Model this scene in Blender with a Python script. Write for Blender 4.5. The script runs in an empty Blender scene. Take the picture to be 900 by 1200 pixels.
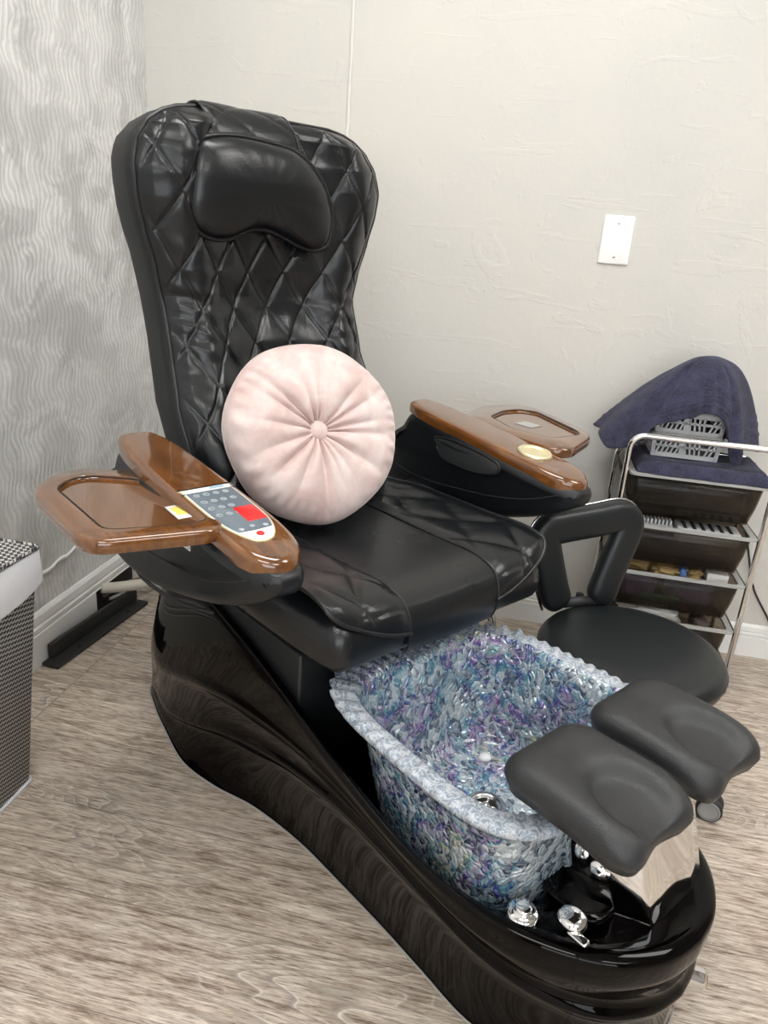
import bpy, bmesh, math, random
from mathutils import Vector, Matrix, noise
random.seed(4)
PI = math.pi
COL = bpy.context.scene.collection
sin, cos = math.sin, math.cos

# ------------------------------------------------------------------ helpers
def empty(name, loc=(0, 0, 0), rz=0.0):
    o = bpy.data.objects.new(name, None); COL.objects.link(o)
    o.location = loc; o.rotation_euler = (0, 0, rz); o.empty_display_size = .05
    return o

def tag(o, label=None, cat=None, group=None, kind=None):
    if label: o['label'] = label
    if cat: o['category'] = cat
    if group: o['group'] = group
    if kind: o['kind'] = kind
    return o

def mesh_obj(name, verts, faces, mat=None, parent=None, smooth=True, loc=None):
    me = bpy.data.meshes.new(name)
    me.from_pydata([tuple(v) for v in verts], [], faces)
    me.validate()
    bm = bmesh.new(); bm.from_mesh(me)
    bmesh.ops.recalc_face_normals(bm, faces=bm.faces)
    bm.to_mesh(me); bm.free()
    if smooth:
        me.polygons.foreach_set('use_smooth', [True] * len(me.polygons))
    o = bpy.data.objects.new(name, me); COL.objects.link(o)
    if mat: me.materials.append(mat)
    if parent: o.parent = parent
    if loc: o.location = loc
    return o

class MB:
    """collects shapes into one mesh"""
    def __init__(s): s.v = []; s.f = []
    def add(s, v, f):
        k = len(s.v); s.v += [tuple(p) for p in v]; s.f += [tuple(i + k for i in q) for q in f]
        return s
    def box(s, x0, x1, y0, y1, z0, z1):
        return s.add([(x, y, z) for z in (z0, z1) for y in (y0, y1) for x in (x0, x1)],
                     [(0, 1, 3, 2), (4, 6, 7, 5), (0, 4, 5, 1), (2, 3, 7, 6), (0, 2, 6, 4), (1, 5, 7, 3)])
    def tube(s, pts, r, n=10, closed=False):
        return s.add(*tube_geo(pts, r, n, closed))
    def build(s, name, mat=None, parent=None, smooth=True, bevel=0, sharp=None):
        o = mesh_obj(name, s.v, s.f, mat, parent, smooth)
        if bevel: bev(o, bevel)
        elif sharp: wn(o, sharp)
        return o

def bev(o, w, seg=3, ang=35):
    m = o.modifiers.new('b', 'BEVEL'); m.width = w; m.segments = seg
    m.limit_method = 'ANGLE'; m.angle_limit = math.radians(ang)
    m.harden_normals = True
    return o

def wn(o, ang=35):
    me = o.data
    bm = bmesh.new(); bm.from_mesh(me)
    for e in bm.edges:
        if len(e.link_faces) == 2 and e.calc_face_angle(0) > math.radians(ang): e.smooth = False
    bm.to_mesh(me); bm.free()
    return o

def catmull(pts, n, closed=False):
    P = [Vector(p) for p in pts]; out = []; m = len(P)
    segs = m if closed else m - 1
    for i in range(segs):
        if closed: a, b, c, d = P[(i - 1) % m], P[i], P[(i + 1) % m], P[(i + 2) % m]
        else: a, b, c, d = P[max(i - 1, 0)], P[i], P[i + 1], P[min(i + 2, m - 1)]
        for k in range(n):
            t = k / n
            out.append(.5 * ((2 * b) + (c - a) * t + (2 * a - 5 * b + 4 * c - d) * t * t + (3 * b - a - 3 * c + d) * t ** 3))
    if not closed: out.append(P[-1])
    return out

def tube_geo(pts, r, n=10, closed=False):
    P = [Vector(p) for p in pts]; m = len(P); V = []; Fc = []
    up = None
    for i, p in enumerate(P):
        if closed: t = P[(i + 1) % m] - P[i - 1]
        else: t = P[min(i + 1, m - 1)] - P[max(i - 1, 0)]
        if t.length < 1e-9: t = Vector((0, 0, 1))
        t.normalize()
        if up is None:
            up = t.orthogonal().normalized()
        up = (up - t * up.dot(t))
        if up.length < 1e-6: up = t.orthogonal()
        up.normalize(); w = t.cross(up)
        rr = r[i] if isinstance(r, (list, tuple)) else r
        for k in range(n):
            a = 2 * PI * k / n
            V.append(p + up * cos(a) * rr + w * sin(a) * rr)
    for i in range(m if closed else m - 1):
        j = (i + 1) % m
        for k in range(n):
            l = (k + 1) % n
            Fc.append((i * n + k, i * n + l, j * n + l, j * n + k))
    if not closed:
        Fc.append(tuple(range(n))[::-1]); Fc.append(tuple((m - 1) * n + k for k in range(n)))
    return V, Fc

def rings(R, cap0=True, cap1=True):
    n = len(R[0]); V = [p for r in R for p in r]; Fc = []
    for i in range(len(R) - 1):
        for k in range(n):
            l = (k + 1) % n
            Fc.append((i * n + k, i * n + l, (i + 1) * n + l, (i + 1) * n + k))
    if cap0: Fc.append(tuple(range(n))[::-1])
    if cap1: Fc.append(tuple((len(R) - 1) * n + k for k in range(n)))
    return V, Fc

def grid(fn, nu, nv):
    V = [fn(i / nu, j / nv) for i in range(nu + 1) for j in range(nv + 1)]
    Fc = [(i * (nv + 1) + j, i * (nv + 1) + j + 1, (i + 1) * (nv + 1) + j + 1, (i + 1) * (nv + 1) + j) for i in range(nu) for j in range(nv)]
    return V, Fc

def offset(poly, d):
    """inward offset of a 2D closed polygon (list of (a,b))"""
    n = len(poly); A = 0
    for i in range(n):
        x0, y0 = poly[i][:2]; x1, y1 = poly[(i + 1) % n][:2]; A += x0 * y1 - x1 * y0
    s = 1 if A > 0 else -1; out = []
    for i in range(n):
        p0 = Vector(poly[i - 1][:2]); p2 = Vector(poly[(i + 1) % n][:2])
        t = (p2 - p0)
        if t.length < 1e-9: t = Vector((1, 0))
        t.normalize(); nrm = Vector((-t.y, t.x)) * s
        out.append((poly[i][0] + nrm.x * d, poly[i][1] + nrm.y * d))
    return out

def slab(outline, t0, t1, r, to3d, seg=4, r0=None):
    """solid from an outline: thickness t0..t1 with rounded rims; to3d(a,b,t)"""
    if r0 is None: r0 = r
    L = []
    for k in range(seg + 1):
        a = PI / 2 * k / seg
        L.append((t0 + r0 * (1 - sin(a)), r0 * (1 - cos(a)) if False else r0 * (1 - sin(PI / 2 - 0) * 1) if False else r0 * (1 - cos(PI / 2 - a))))
    L = [(t0 + r0 * (1 - cos(PI / 2 * k / seg)), r0 * (1 - sin(PI / 2 * k / seg))) for k in range(seg + 1)]
    L += [(t1 - r * (1 - cos(PI / 2 * k / seg)), r * (1 - sin(PI / 2 * k / seg))) for k in range(seg, -1, -1)]
    R = []
    for t, ins in L:
        R.append([to3d(a, b, t) for a, b in (offset(outline, ins) if ins > 1e-6 else outline)])
    return rings(R)

def puff(outline, hfun, to3d, nr=14, centre=None, bottom=0.0):
    """soft solid over a star shaped outline. hfun(s,a,b)-> height, s=0 centre..1 rim"""
    n = len(outline)
    if centre is None: centre = (sum(p[0] for p in outline) / n, sum(p[1] for p in outline) / n)
    V = []; Fc = []
    for i in range(nr, 0, -1):
        s = 1 - (1 - i / nr) ** 1.0
        s = (i / nr) ** .8
        for p in outline:
            a = centre[0] + (p[0] - centre[0]) * s; b = centre[1] + (p[1] - centre[1]) * s
            V.append(to3d(a, b, hfun(s, a, b)))
    V.append(to3d(centre[0], centre[1], hfun(0, *centre)))
    c = len(V) - 1
    for i in range(nr - 1):
        for k in range(n):
            l = (k + 1) % n
            Fc.append((i * n + k, i * n + l, (i + 1) * n + l, (i + 1) * n + k))
    for k in range(n): Fc.append(((nr - 1) * n + k, (nr - 1) * n + (k + 1) % n, c))
    # underside
    base = len(V)
    for s in (.93, .6):
        for p in outline:
            a = centre[0] + (p[0] - centre[0]) * s; b = centre[1] + (p[1] - centre[1]) * s
            V.append(to3d(a, b, bottom))
    V.append(to3d(centre[0], centre[1], bottom)); c2 = len(V) - 1
    for k in range(n):
        l = (k + 1) % n
        Fc.append((k, base + k, base + l, l)); Fc.append((base + k, base + n + k, base + n + l, base + l))
        Fc.append((base + n + k, c2, base + n + l))
    return V, Fc

def rrect(x0, x1, y0, y1, r, n=6):
    out = []
    for cx, cy, a0 in ((x1 - r, y1 - r, 0), (x0 + r, y1 - r, PI / 2), (x0 + r, y0 + r, PI), (x1 - r, y0 + r, 1.5 * PI)):
        for k in range(n + 1):
            a = a0 + PI / 2 * k / n
            out.append((cx + r * cos(a), cy + r * sin(a)))
    return out

def circle(cx, cy, r, n=32): return [(cx + r * cos(2 * PI * k / n), cy + r * sin(2 * PI * k / n)) for k in range(n)]
def lathe(prof, n=32, M=None):
    R = [[Vector((r * cos(2 * PI * k / n), r * sin(2 * PI * k / n), z)) for k in range(n)] for r, z in prof]
    if M: R = [[M @ p for p in r] for r in R]
    return rings(R)
def interp(tab, x):
    if x <= tab[0][0]: return tab[0][1]
    for (a, b), (c, d) in zip(tab, tab[1:]):
        if x <= c:
            t = (x - a) / (c - a); t = t * t * (3 - 2 * t) * .35 + t * .65
            return b + (d - b) * t
    return tab[-1][1]
def axisM(p, z, x=None):
    z = Vector(z).normalized()
    x = z.orthogonal().normalized() if x is None else (Vector(x) - z * Vector(x).dot(z)).normalized()
    y = z.cross(x)
    return Matrix(((x.x, y.x, z.x, p[0]), (x.y, y.y, z.y, p[1]), (x.z, y.z, z.z, p[2]), (0, 0, 0, 1)))

# ------------------------------------------------------------------ materials
def mat(name, col=(.5, .5, .5), rough=.5, metal=0, coat=0, spec=.5, **kw):
    m = bpy.data.materials.new(name); m.use_nodes = True
    b = m.node_tree.nodes['Principled BSDF']
    b.inputs['Base Color'].default_value = (*col, 1); b.inputs['Roughness'].default_value = rough
    b.inputs['Metallic'].default_value = metal; b.inputs['Coat Weight'].default_value = coat
    b.inputs['Specular IOR Level'].default_value = spec
    for k, v in kw.items():
        b.inputs[k.replace('_', ' ')].default_value = v
    return m
class NT:
    def __init__(s, m): s.m = m; s.t = m.node_tree; s.b = s.t.nodes['Principled BSDF']
    def n(s, ty, **kw):
        x = s.t.nodes.new(ty)
        for k, v in kw.items(): setattr(x, k, v)
        return x
    def l(s, a, b): s.t.links.new(a, b)
    def coord(s, kind='Object', scale=(1, 1, 1), loc=(0, 0, 0), rot=(0, 0, 0)):
        c = s.n('ShaderNodeTexCoord'); mp = s.n('ShaderNodeMapping')
        mp.inputs['Scale'].default_value = scale; mp.inputs['Location'].default_value = loc; mp.inputs['Rotation'].default_value = rot
        s.l(c.outputs[kind], mp.inputs[0]); return mp.outputs[0]
    def noise(s, vec, scale, detail=3, rough=.5, dist=0):
        x = s.n('ShaderNodeTexNoise'); s.l(vec, x.inputs['Vector'])
        x.inputs['Scale'].default_value = scale; x.inputs['Detail'].default_value = detail
        x.inputs['Roughness'].default_value = rough; x.inputs['Distortion'].default_value = dist
        return x
    def math(s, op, a, b=None, c=None):
        x = s.n('ShaderNodeMath', operation=op)
        for i, v in enumerate((a, b, c)):
            if v is None: continue
            if isinstance(v, (int, float)): x.inputs[i].default_value = v
            else: s.l(v, x.inputs[i])
        return x.outputs[0]
    def ramp(s, fac, stops, interp='LINEAR'):
        x = s.n('ShaderNodeValToRGB'); s.l(fac, x.inputs[0]); cr = x.color_ramp; cr.interpolation = interp
        while len(cr.elements) < len(stops): cr.elements.new(.5)
        for e, (p, c) in zip(cr.elements, stops):
            e.position = p; e.color = (*c, 1) if len(c) == 3 else c
        return x.outputs[0]
    def mix(s, fac, a, b, mode='MIX'):
        x = s.n('ShaderNodeMix', data_type='RGBA', blend_type=mode)
        for sock, v in ((x.inputs[0], fac), (x.inputs[6], a), (x.inputs[7], b)):
            if isinstance(v, (int, float)): sock.default_value = v
            elif isinstance(v, tuple): sock.default_value = (*v, 1)
            else: s.l(v, sock)
        return x.outputs[2]
    def bump(s, h, strength=.3, dist=.01, normal=None):
        x = s.n('ShaderNodeBump'); x.inputs['Strength'].default_value = strength; x.inputs['Distance'].default_value = dist
        s.l(h, x.inputs['Height'])
        if normal: s.l(normal, x.inputs['Normal'])
        return x.outputs[0]
    def col(s, c): s.l(c, s.b.inputs['Base Color'])
    def nrm(s, c): s.l(c, s.b.inputs['Normal'])

def leather(name, col, rough, scale=260, st=.12):
    m = mat(name, col, rough, spec=.48); t = NT(m); v = t.coord()
    n1 = t.noise(v, scale, 2); n2 = t.noise(v, 9, 3)
    b = t.bump(n1.outputs[0], st, .002); b = t.bump(n2.outputs[0], .12, .01, b); t.nrm(b)
    r = t.math('MULTIPLY_ADD', n2.outputs[0], .12, rough - .06); t.l(r, t.b.inputs['Roughness'])
    return m
M = {}
M['leather'] = leather('black leather', (.006, .007, .0085), .29)
M['leather_side'] = leather('black vinyl side', (.005, .006, .007), .46)
M['vinyl'] = leather('black stool vinyl', (.008, .0105, .012), .40)
M['plastic'] = leather('black satin plastic', (.005, .0065, .008), .38, 700, .1)
M['foam'] = leather('charcoal moulded foam', (.023, .024, .026), .42, 520, .35)
M['piping'] = mat('black piping', (.008, .0085, .01), .35)
M['thread'] = mat('stitch thread', (.03, .03, .032), .5)
M['gloss'] = mat('black gloss shell', (.0012, .0008, .0008), .03, spec=.5, IOR=1.25)
M['chrome'] = mat('chrome', (.86, .86, .86), .06, 1)
M['steel'] = mat('brushed steel tube', (.62, .62, .61), .2, 1)
M['white'] = mat('white plastic', (.85, .85, .83), .35)
M['white_paint'] = mat('white trim paint', (.8, .8, .78), .4)
M['dark'] = mat('seam and hole shade', (.012, .011, .01), .8)  # also paints the shade inside holes and slots as plain near-black
M['gold'] = mat('gold metal', (.8, .62, .25), .25, 1)
M['cream'] = mat('cream cup metal', (.78, .70, .45), .3, .6)
M['black_metal'] = mat('black painted metal', (.018, .018, .019), .5)
M['pipe'] = mat('beige pipe', (.55, .52, .44), .5)
M['red'] = mat('red key', (.8, .02, .02), .35)
M['keypad'] = mat('slate keypad', (.11, .14, .17), .4)
M['key'] = mat('keypad key marks', (.42, .47, .5), .4)
M['bluegrey'] = mat('blue grey print', (.3, .42, .52), .5)
M['sticker'] = mat('white sticker', (.85, .85, .82), .4)
M['yellow'] = mat('yellow print', (.85, .72, .12), .5)
M['button'] = mat('white jet cap', (.85, .85, .86), .25)
M['grey_plastic'] = mat('grey basket plastic', (.47, .48, .49), .45)
M['light_plastic'] = mat('pale grey plastic rim', (.38, .38, .37), .35)
M['rubber'] = mat('grey rubber', (.3, .3, .3), .55)
M['inset'] = mat('smoked armrest inset', (.035, .037, .038), .22)

# fabric quilt leather with stitches not needed: geometry carries it
# wood
def wood():
    m = mat('amber lacquered wood', (.3, .12, .03), .16, coat=1.0, Coat_Roughness=.04); t = NT(m)
    v = t.coord(scale=(3, 22, 8)); n = t.noise(v, 2.2, 6, .6, 1.2)
    v2 = t.coord(scale=(1, 1, 1)); n2 = t.noise(v2, 7, 3)
    c = t.ramp(n.outputs[0], [(.30, (.045, .013, .004)), (.48, (.10, .032, .007)), (.62, (.16, .055, .011)), (.8, (.26, .10, .02))])
    c = t.mix(t.math('MULTIPLY', n2.outputs[0], .35), c, (.30, .12, .02)); t.col(c)
    return m
M['wood'] = wood()

def velvet():
    m = mat('pink velvet', (.72, .5, .47), .75, Sheen_Weight=.6, Sheen_Roughness=.4); t = NT(m)
    m.node_tree.nodes['Principled BSDF'].inputs['Sheen Tint'].default_value = (1, .9, .88, 1)
    v = t.coord(); n = t.noise(v, 14, 5, .6, .6)
    c = t.ramp(n.outputs[0], [(.3, (.54, .38, .36)), (.5, (.64, .50, .475)), (.7, (.73, .63, .60))]); t.col(c)
    n2 = t.noise(v, 500, 2); b = t.bump(n2.outputs[0], .2, .002); t.nrm(b)
    return m
M['velvet'] = velvet()

def terry(name, c0, c1):
    m = mat(name, c0, .95, Sheen_Weight=.08); t = NT(m); v = t.coord()
    n = t.noise(v, 260, 3, .7); n2 = t.noise(v, 30, 4, .6)
    f = t.math('ADD', t.math('MULTIPLY', n.outputs[0], .6), t.math('MULTIPLY', n2.outputs[0], .5))
    t.col(t.ramp(f, [(.38, c0), (.72, c1)]))
    t.nrm(t.bump(n.outputs[0], .9, .006))
    return m
M['terry'] = terry('navy terry cloth', (.010, .011, .028), (.062, .062, .12))
M['purple'] = terry('purple terry cloth', (.05, .035, .14), (.24, .17, .46))
M['green'] = terry('green cloth', (.01, .10, .04), (.03, .22, .09))

def tubglass():
    m = mat('iridescent glass', (.5, .5, .5), .07, .25, coat=.8, spec=.8, Coat_Roughness=.03)
    t = NT(m)
    b = t.b
    b.inputs['Thin Film Thickness'].default_value = 480; b.inputs['Thin Film IOR'].default_value = 1.7
    v = t.coord()
    warp = t.noise(v, 24, 2, .5)
    w = t.n('ShaderNodeVectorMath', operation='MULTIPLY_ADD'); t.l(warp.outputs['Color'], w.inputs[0]); w.inputs[1].default_value = (.035, .035, .035); t.l(v, w.inputs[2])
    st_ = t.n('ShaderNodeMapping'); st_.inputs['Scale'].default_value = (1, 1, .55); t.l(w.outputs[0], st_.inputs[0])
    vo = t.n('ShaderNodeTexVoronoi', feature='F1'); vo.inputs['Scale'].default_value = 105; t.l(st_.outputs[0], vo.inputs['Vector'])
    ve = t.n('ShaderNodeTexVoronoi', feature='DISTANCE_TO_EDGE'); ve.inputs['Scale'].default_value = 105; t.l(st_.outputs[0], ve.inputs['Vector'])
    cellr = t.n('ShaderNodeSeparateColor'); t.l(vo.outputs['Color'], cellr.inputs[0])
    big = t.noise(v, 7.5, 2, .5, .8); fine = t.noise(w.outputs[0], 90, 2, .5, 1.5)
    hue = t.math('ADD', t.math('MULTIPLY', big.outputs[0], 1.7), t.math('MULTIPLY_ADD', cellr.outputs[0], .20, -.45))
    c = t.ramp(hue, [(.22, (.62, .70, .74)), (.34, (.30, .46, .54)), (.43, (.06, .24, .34)), (.50, (.07, .10, .34)), (.56, (.24, .13, .36)), (.63, (.46, .46, .58)), (.72, (.07, .28, .34)), (.82, (.42, .44, .28)), (.92, (.5, .56, .6))])
    c = t.mix(t.math('MULTIPLY', t.math('GREATER_THAN', cellr.outputs[1], .78), .55), c, (.72, .78, .83))
    c = t.mix(t.math('MULTIPLY', t.math('LESS_THAN', cellr.outputs[2], .30), .75), c, (.02, .035, .10))
    f = t.ramp(fine.outputs[0], [(.47, (0, 0, 0)), (.56, (1, 1, 1))])
    c = t.mix(t.math('MULTIPLY', f, .36), c, (.78, .83, .88))
    t.col(c)
    h = t.math('ADD', t.math('MULTIPLY', t.math('MINIMUM', ve.outputs[0], .35), 1.6), t.math('MULTIPLY', fine.outputs[0], .5))
    n1 = t.bump(h, .6, .010); t.nrm(n1)
    return m
M['tub'] = tubglass()
def rimglass(name='pale rope glass', tr=.35, lo=(.40, .48, .58)):
    m = mat(name, (.86, .9, .94), .06, Transmission_Weight=tr, IOR=1.42); t = NT(m)
    v = t.coord(); n = t.noise(v, 75, 2, .5, 1.4)
    c = t.ramp(n.outputs[0], [(.40, lo), (.47, (.78, .83, .86)), (.55, (.70, .74, .84)), (.62, lo)]); t.col(c)
    t.nrm(t.bump(n.outputs[0], .5, .010))
    return m
M['rim_clear'] = rimglass('clear rope glass', .6, (.25, .32, .5))
M['rim'] = rimglass()  # pale colour carries the brightness that refraction gives the glass

def plaster():
    m = mat('beige painted plaster', (.66, .65, .60), .55, spec=.35); t = NT(m); v = t.coord()
    n1 = t.noise(v, 1.6, 4, .55, .4); n2 = t.noise(v, 55, 4, .6); n3 = t.noise(v, 7, 5, .6, 1.5)
    vs = t.coord(scale=(1, 1, 9)); n4 = t.noise(vs, 3.2, 3, .5, .6)
    c = t.ramp(n1.outputs[0], [(.3, (.55, .545, .51)), (.5, (.60, .585, .545)), (.72, (.64, .615, .565))]); t.col(c)
    s = t.ramp(n3.outputs[0], [(.60, (0, 0, 0)), (.64, (1, 1, 1))])
    s4 = t.ramp(n4.outputs[0], [(.62, (0, 0, 0)), (.635, (1, 1, 1))])
    h = t.math('ADD', t.math('MULTIPLY', n2.outputs[0], .35), t.math('ADD', t.math('MULTIPLY', s, .35), t.math('MULTIPLY', s4, .3)))
    t.nrm(t.bump(h, .22, .008))
    return m
M['plaster'] = plaster()

def silver():
    m = mat('silver combed plaster', (.5, .5, .49), .42, metal=.05); t = NT(m); v = t.coord()
    sx = t.n('ShaderNodeSeparateXYZ'); t.l(v, sx.inputs[0])
    y, z = sx.outputs[1], sx.outputs[2]
    big = t.noise(v, 3.0, 3, .5, .5); med = t.noise(v, 8, 4, .6, 1.0)
    strech = t.coord(scale=(1, 2.6, .9)); sn = t.noise(strech, 3, 3, .5)
    ph = t.math('ADD', t.math('MULTIPLY', sn.outputs[0], 13.0), t.math('MULTIPLY', big.outputs[0], 3.0))
    wav = t.math('MULTIPLY', t.math('SINE', t.math('ADD', t.math('MULTIPLY', z, 52.0), ph)), .9)
    l1 = t.math('SINE', t.math('ADD', t.math('ADD', t.math('MULTIPLY', y, 360.0), t.math('MULTIPLY', wav, 3.2)), t.math('MULTIPLY', med.outputs[0], 16.0)))
    line = t.ramp(t.math('MULTIPLY_ADD', l1, .5, .5), [(.45, (0, 0, 0)), (.9, (1, 1, 1))])
    patch = t.ramp(med.outputs[0], [(.42, (0, 0, 0)), (.60, (1, 1, 1))])
    k = t.math('MULTIPLY', line, t.math('MULTIPLY_ADD', patch, .75, .2))
    base = t.ramp(big.outputs[0], [(.3, (.45, .45, .44)), (.5, (.58, .58, .57)), (.7, (.70, .70, .69))])
    c = t.mix(t.math('MULTIPLY', k, .8), base, (.88, .88, .86))
    c = t.mix(t.math('MULTIPLY', patch, .5), c, (.84, .84, .83))
    t.col(c)
    t.nrm(t.bump(t.math('ADD', t.math('MULTIPLY', l1, .12), t.math('MULTIPLY', med.outputs[0], .8)), .35, .01))
    return m
M['silver'] = silver()

def floor_mat():
    m = mat('grey oak plank floor', (.4, .35, .3), .42, spec=.4); t = NT(m)
    v = t.coord(loc=(.575, -.697, 0))
    br = t.n('ShaderNodeTexBrick'); t.l(v, br.inputs['Vector'])
    br.offset = .37; br.offset_frequency = 1; br.squash = 1
    br.inputs['Scale'].default_value = 1; br.inputs['Mortar Size'].default_value = .0009; br.inputs['Mortar Smooth'].default_value = .1
    br.inputs['Bias'].default_value = 0; br.inputs['Brick Width'].default_value = 1.22; br.inputs['Row Height'].default_value = .186
    br.inputs['Color1'].default_value = (0, 0, 0, 1); br.inputs['Color2'].default_value = (1, 1, 1, 1); br.inputs['Mortar'].default_value = (.5, .5, .5, 1)
    bw = t.n('ShaderNodeRGBToBW'); t.l(br.outputs['Color'], bw.inputs[0]); pid = bw.outputs[0]
    sh = t.n('ShaderNodeCombineXYZ'); t.l(t.math('MULTIPLY', pid, 37.0), sh.inputs[0]); t.l(t.math('MULTIPLY', pid, 11.0), sh.inputs[1]); t.l(pid, sh.inputs[2])
    ad = t.n('ShaderNodeVectorMath', operation='ADD'); t.l(v, ad.inputs[0]); t.l(sh.outputs[0], ad.inputs[1])
    def mp(s):
        x = t.n('ShaderNodeMapping'); x.inputs['Scale'].default_value = s; t.l(ad.outputs[0], x.inputs[0]); return x.outputs[0]
    fld = t.noise(mp((1.0, 4.2, 1)), 1.5, 2.0, .45, .35)
    fib = t.noise(mp((14, 150, 1)), 1.5, 6, .72, .3)
    med = t.noise(mp((3.5, 34, 1)), 1.5, 5, .7, 1.2)
    blot = t.noise(mp((1.4, 2.2, 1)), 1.7, 3, .5)
    ringv = t.math('MULTIPLY', fld.outputs[0], 40.0)
    fr = t.math('FRACT', ringv)
    ring = t.ramp(fr, [(.0, (1, 1, 1)), (.10, (.35, .35, .35)), (.4, (0, 0, 0)), (.9, (.15, .15, .15)), (1, (1, 1, 1))])
    mask = t.ramp(blot.outputs[0], [(.42, (0, 0, 0)), (.6, (1, 1, 1))])
    f = t.math('ADD', t.math('MULTIPLY', fib.outputs[0], .62), t.math('MULTIPLY', med.outputs[0], .42))
    c = t.ramp(f, [(.39, (.13, .088, .062)), (.46, (.34, .265, .205)), (.53, (.54, .455, .375)), (.64, (.76, .68, .59))])
    c = t.mix(t.math('MULTIPLY', t.math('MULTIPLY', ring, mask), .95), c, (.78, .72, .64))
    dk = t.ramp(fr, [(.12, (1, 1, 1)), (.45, (0, 0, 0))])
    c = t.mix(t.math('MULTIPLY', t.math('MULTIPLY', dk, mask), .5), c, (.13, .09, .065))
    c = t.mix(t.math('MULTIPLY', pid, .16), c, (.16, .12, .10))
    c = t.mix(t.math('MULTIPLY', br.outputs['Fac'], .75), c, (.10, .075, .06))
    pore = t.noise(mp((22, 330, 1)), 1.5, 2, .5, .2)
    pk = t.ramp(pore.outputs[0], [(.36, (1, 1, 1)), (.44, (0, 0, 0))])
    c = t.mix(t.math('MULTIPLY', pk, .55), c, (.12, .085, .06))
    t.col(c)
    h = t.math('SUBTRACT', t.math('MULTIPLY', fib.outputs[0], .5), t.math('MULTIPLY', br.outputs['Fac'], 1.0))
    t.nrm(t.bump(h, .3, .003))
    return m
M['floor'] = floor_mat()

def weave():
    m = mat('black and white woven plastic', (.5, .5, .5), .55); t = NT(m)
    g = t.coord()
    sx = t.n('ShaderNodeSeparateXYZ'); t.l(g, sx.inputs[0])
    hor = t.math('ADD', sx.outputs[0], sx.outputs[1])
    def cells(a, k): return t.math('FLOOR', t.math('MULTIPLY', a, k))
    zz = t.math('ADD', sx.outputs[2], t.math('MULTIPLY', t.math('SUBTRACT', sx.outputs[0], sx.outputs[1]), .35))
    row = cells(zz, 190.0)
    par = t.math('MODULO', t.math('ABSOLUTE', row), 2.0)
    fr = t.math('FRACT', t.math('ADD', t.math('MULTIPLY', hor, 58.0), t.math('MULTIPLY', par, .5)))
    on = t.math('GREATER_THAN', fr, .47)
    gap = t.math('GREATER_THAN', t.math('FRACT', t.math('MULTIPLY', zz, 190.0)), .22)
    k = t.math('MULTIPLY', on, gap)
    t.col(t.mix(k, (.035, .035, .04), (.62, .61, .58)))
    t.nrm(t.bump(k, .5, .002))
    return m
M['weave'] = weave()
def cloth(name, c):
    m = mat(name, c, .85); t = NT(m); n = t.noise(t.coord(), 22, 4); t.nrm(t.bump(n.outputs[0], .35, .01)); return m
M['liner'] = cloth('white liner cloth', (.82, .82, .84))
M['bag'] = cloth('white plastic bag', (.72, .72, .70))
M['packet'] = cloth('gold brown packet', (.26, .18, .075))

def smoky():
    m = bpy.data.materials.new('smoky translucent plastic'); m.use_nodes = True
    nt = m.node_tree; nt.nodes.clear()
    out = nt.nodes.new('ShaderNodeOutputMaterial'); mx = nt.nodes.new('ShaderNodeMixShader')
    tr = nt.nodes.new('ShaderNodeBsdfTransparent'); tr.inputs[0].default_value = (.58, .53, .47, 1)
    pb = nt.nodes.new('ShaderNodeBsdfPrincipled'); pb.inputs['Base Color'].default_value = (.085, .075, .065, 1); pb.inputs['Roughness'].default_value = .13
    mx.inputs[0].default_value = .22
    nt.links.new(tr.outputs[0], mx.inputs[1]); nt.links.new(pb.outputs[0], mx.inputs[2]); nt.links.new(mx.outputs[0], out.inputs[0])
    return m
M['smoky'] = smoky()

def emit(name, c, s):
    m = bpy.data.materials.new(name); m.use_nodes = True; nt = m.node_tree; nt.nodes.clear()
    o = nt.nodes.new('ShaderNodeOutputMaterial'); e = nt.nodes.new('ShaderNodeEmission')
    e.inputs[0].default_value = (*c, 1); e.inputs[1].default_value = s; nt.links.new(e.outputs[0], o.inputs[0]); return m

# ------------------------------------------------------------------ room
WX, WY = -1.163, 2.191          # left wall / back wall planes
RX, FY, CZ = 3.2, -3.2, 2.75
def struct(o): o['kind'] = 'structure'; return o
struct(MB().box(WX - .1, RX + .1, FY - .1, WY + .1, -.05, 0).build('floor', M['floor'], smooth=False))
struct(MB().box(WX - .1, RX + .1, FY - .1, WY + .1, CZ, CZ + .05).build('ceiling', mat('ceiling paint', (.72, .72, .70), .8), smooth=False))
struct(MB().box(WX - .1, WX, FY, WY + .1, 0, CZ).build('wall_left', M['silver'], smooth=False))
struct(MB().box(WX, RX + .1, WY, WY + .1, 0, CZ).build('wall_back', M['plaster'], smooth=False))
struct(MB().box(RX, RX + .1, FY, WY, 0, CZ).build('wall_right', mat('taupe wall', (.22, .2, .18), .6), smooth=False))
# storefront wall behind the photographer: piers, parapet, lintel and a big window
wf = MB().box(WX, -.6, FY - .1, FY, 0, CZ).box(2.6, RX, FY - .1, FY, 0, CZ).box(-.6, 2.6, FY - .1, FY, 0, .4).box(-.6, 2.6, FY - .1, FY, 2.45, CZ)
struct(wf.build('wall_front', mat('brown wall', (.16, .14, .12), .6), smooth=False))
fr = MB()
for x in (-.6, .45, 1.5, 2.55): fr.box(x, x + .05, FY - .08, FY - .02, .4, 2.45)
fr.box(-.6, 2.6, FY - .08, FY - .02, .4, .45).box(-.6, 2.6, FY - .08, FY - .02, 2.4, 2.45).box(-.6, 2.6, FY - .08, FY - .02, 1.9, 1.94)
struct(fr.build('window_1', mat('window frame aluminium', (.25, .25, .26), .4, .7), smooth=False))

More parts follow.
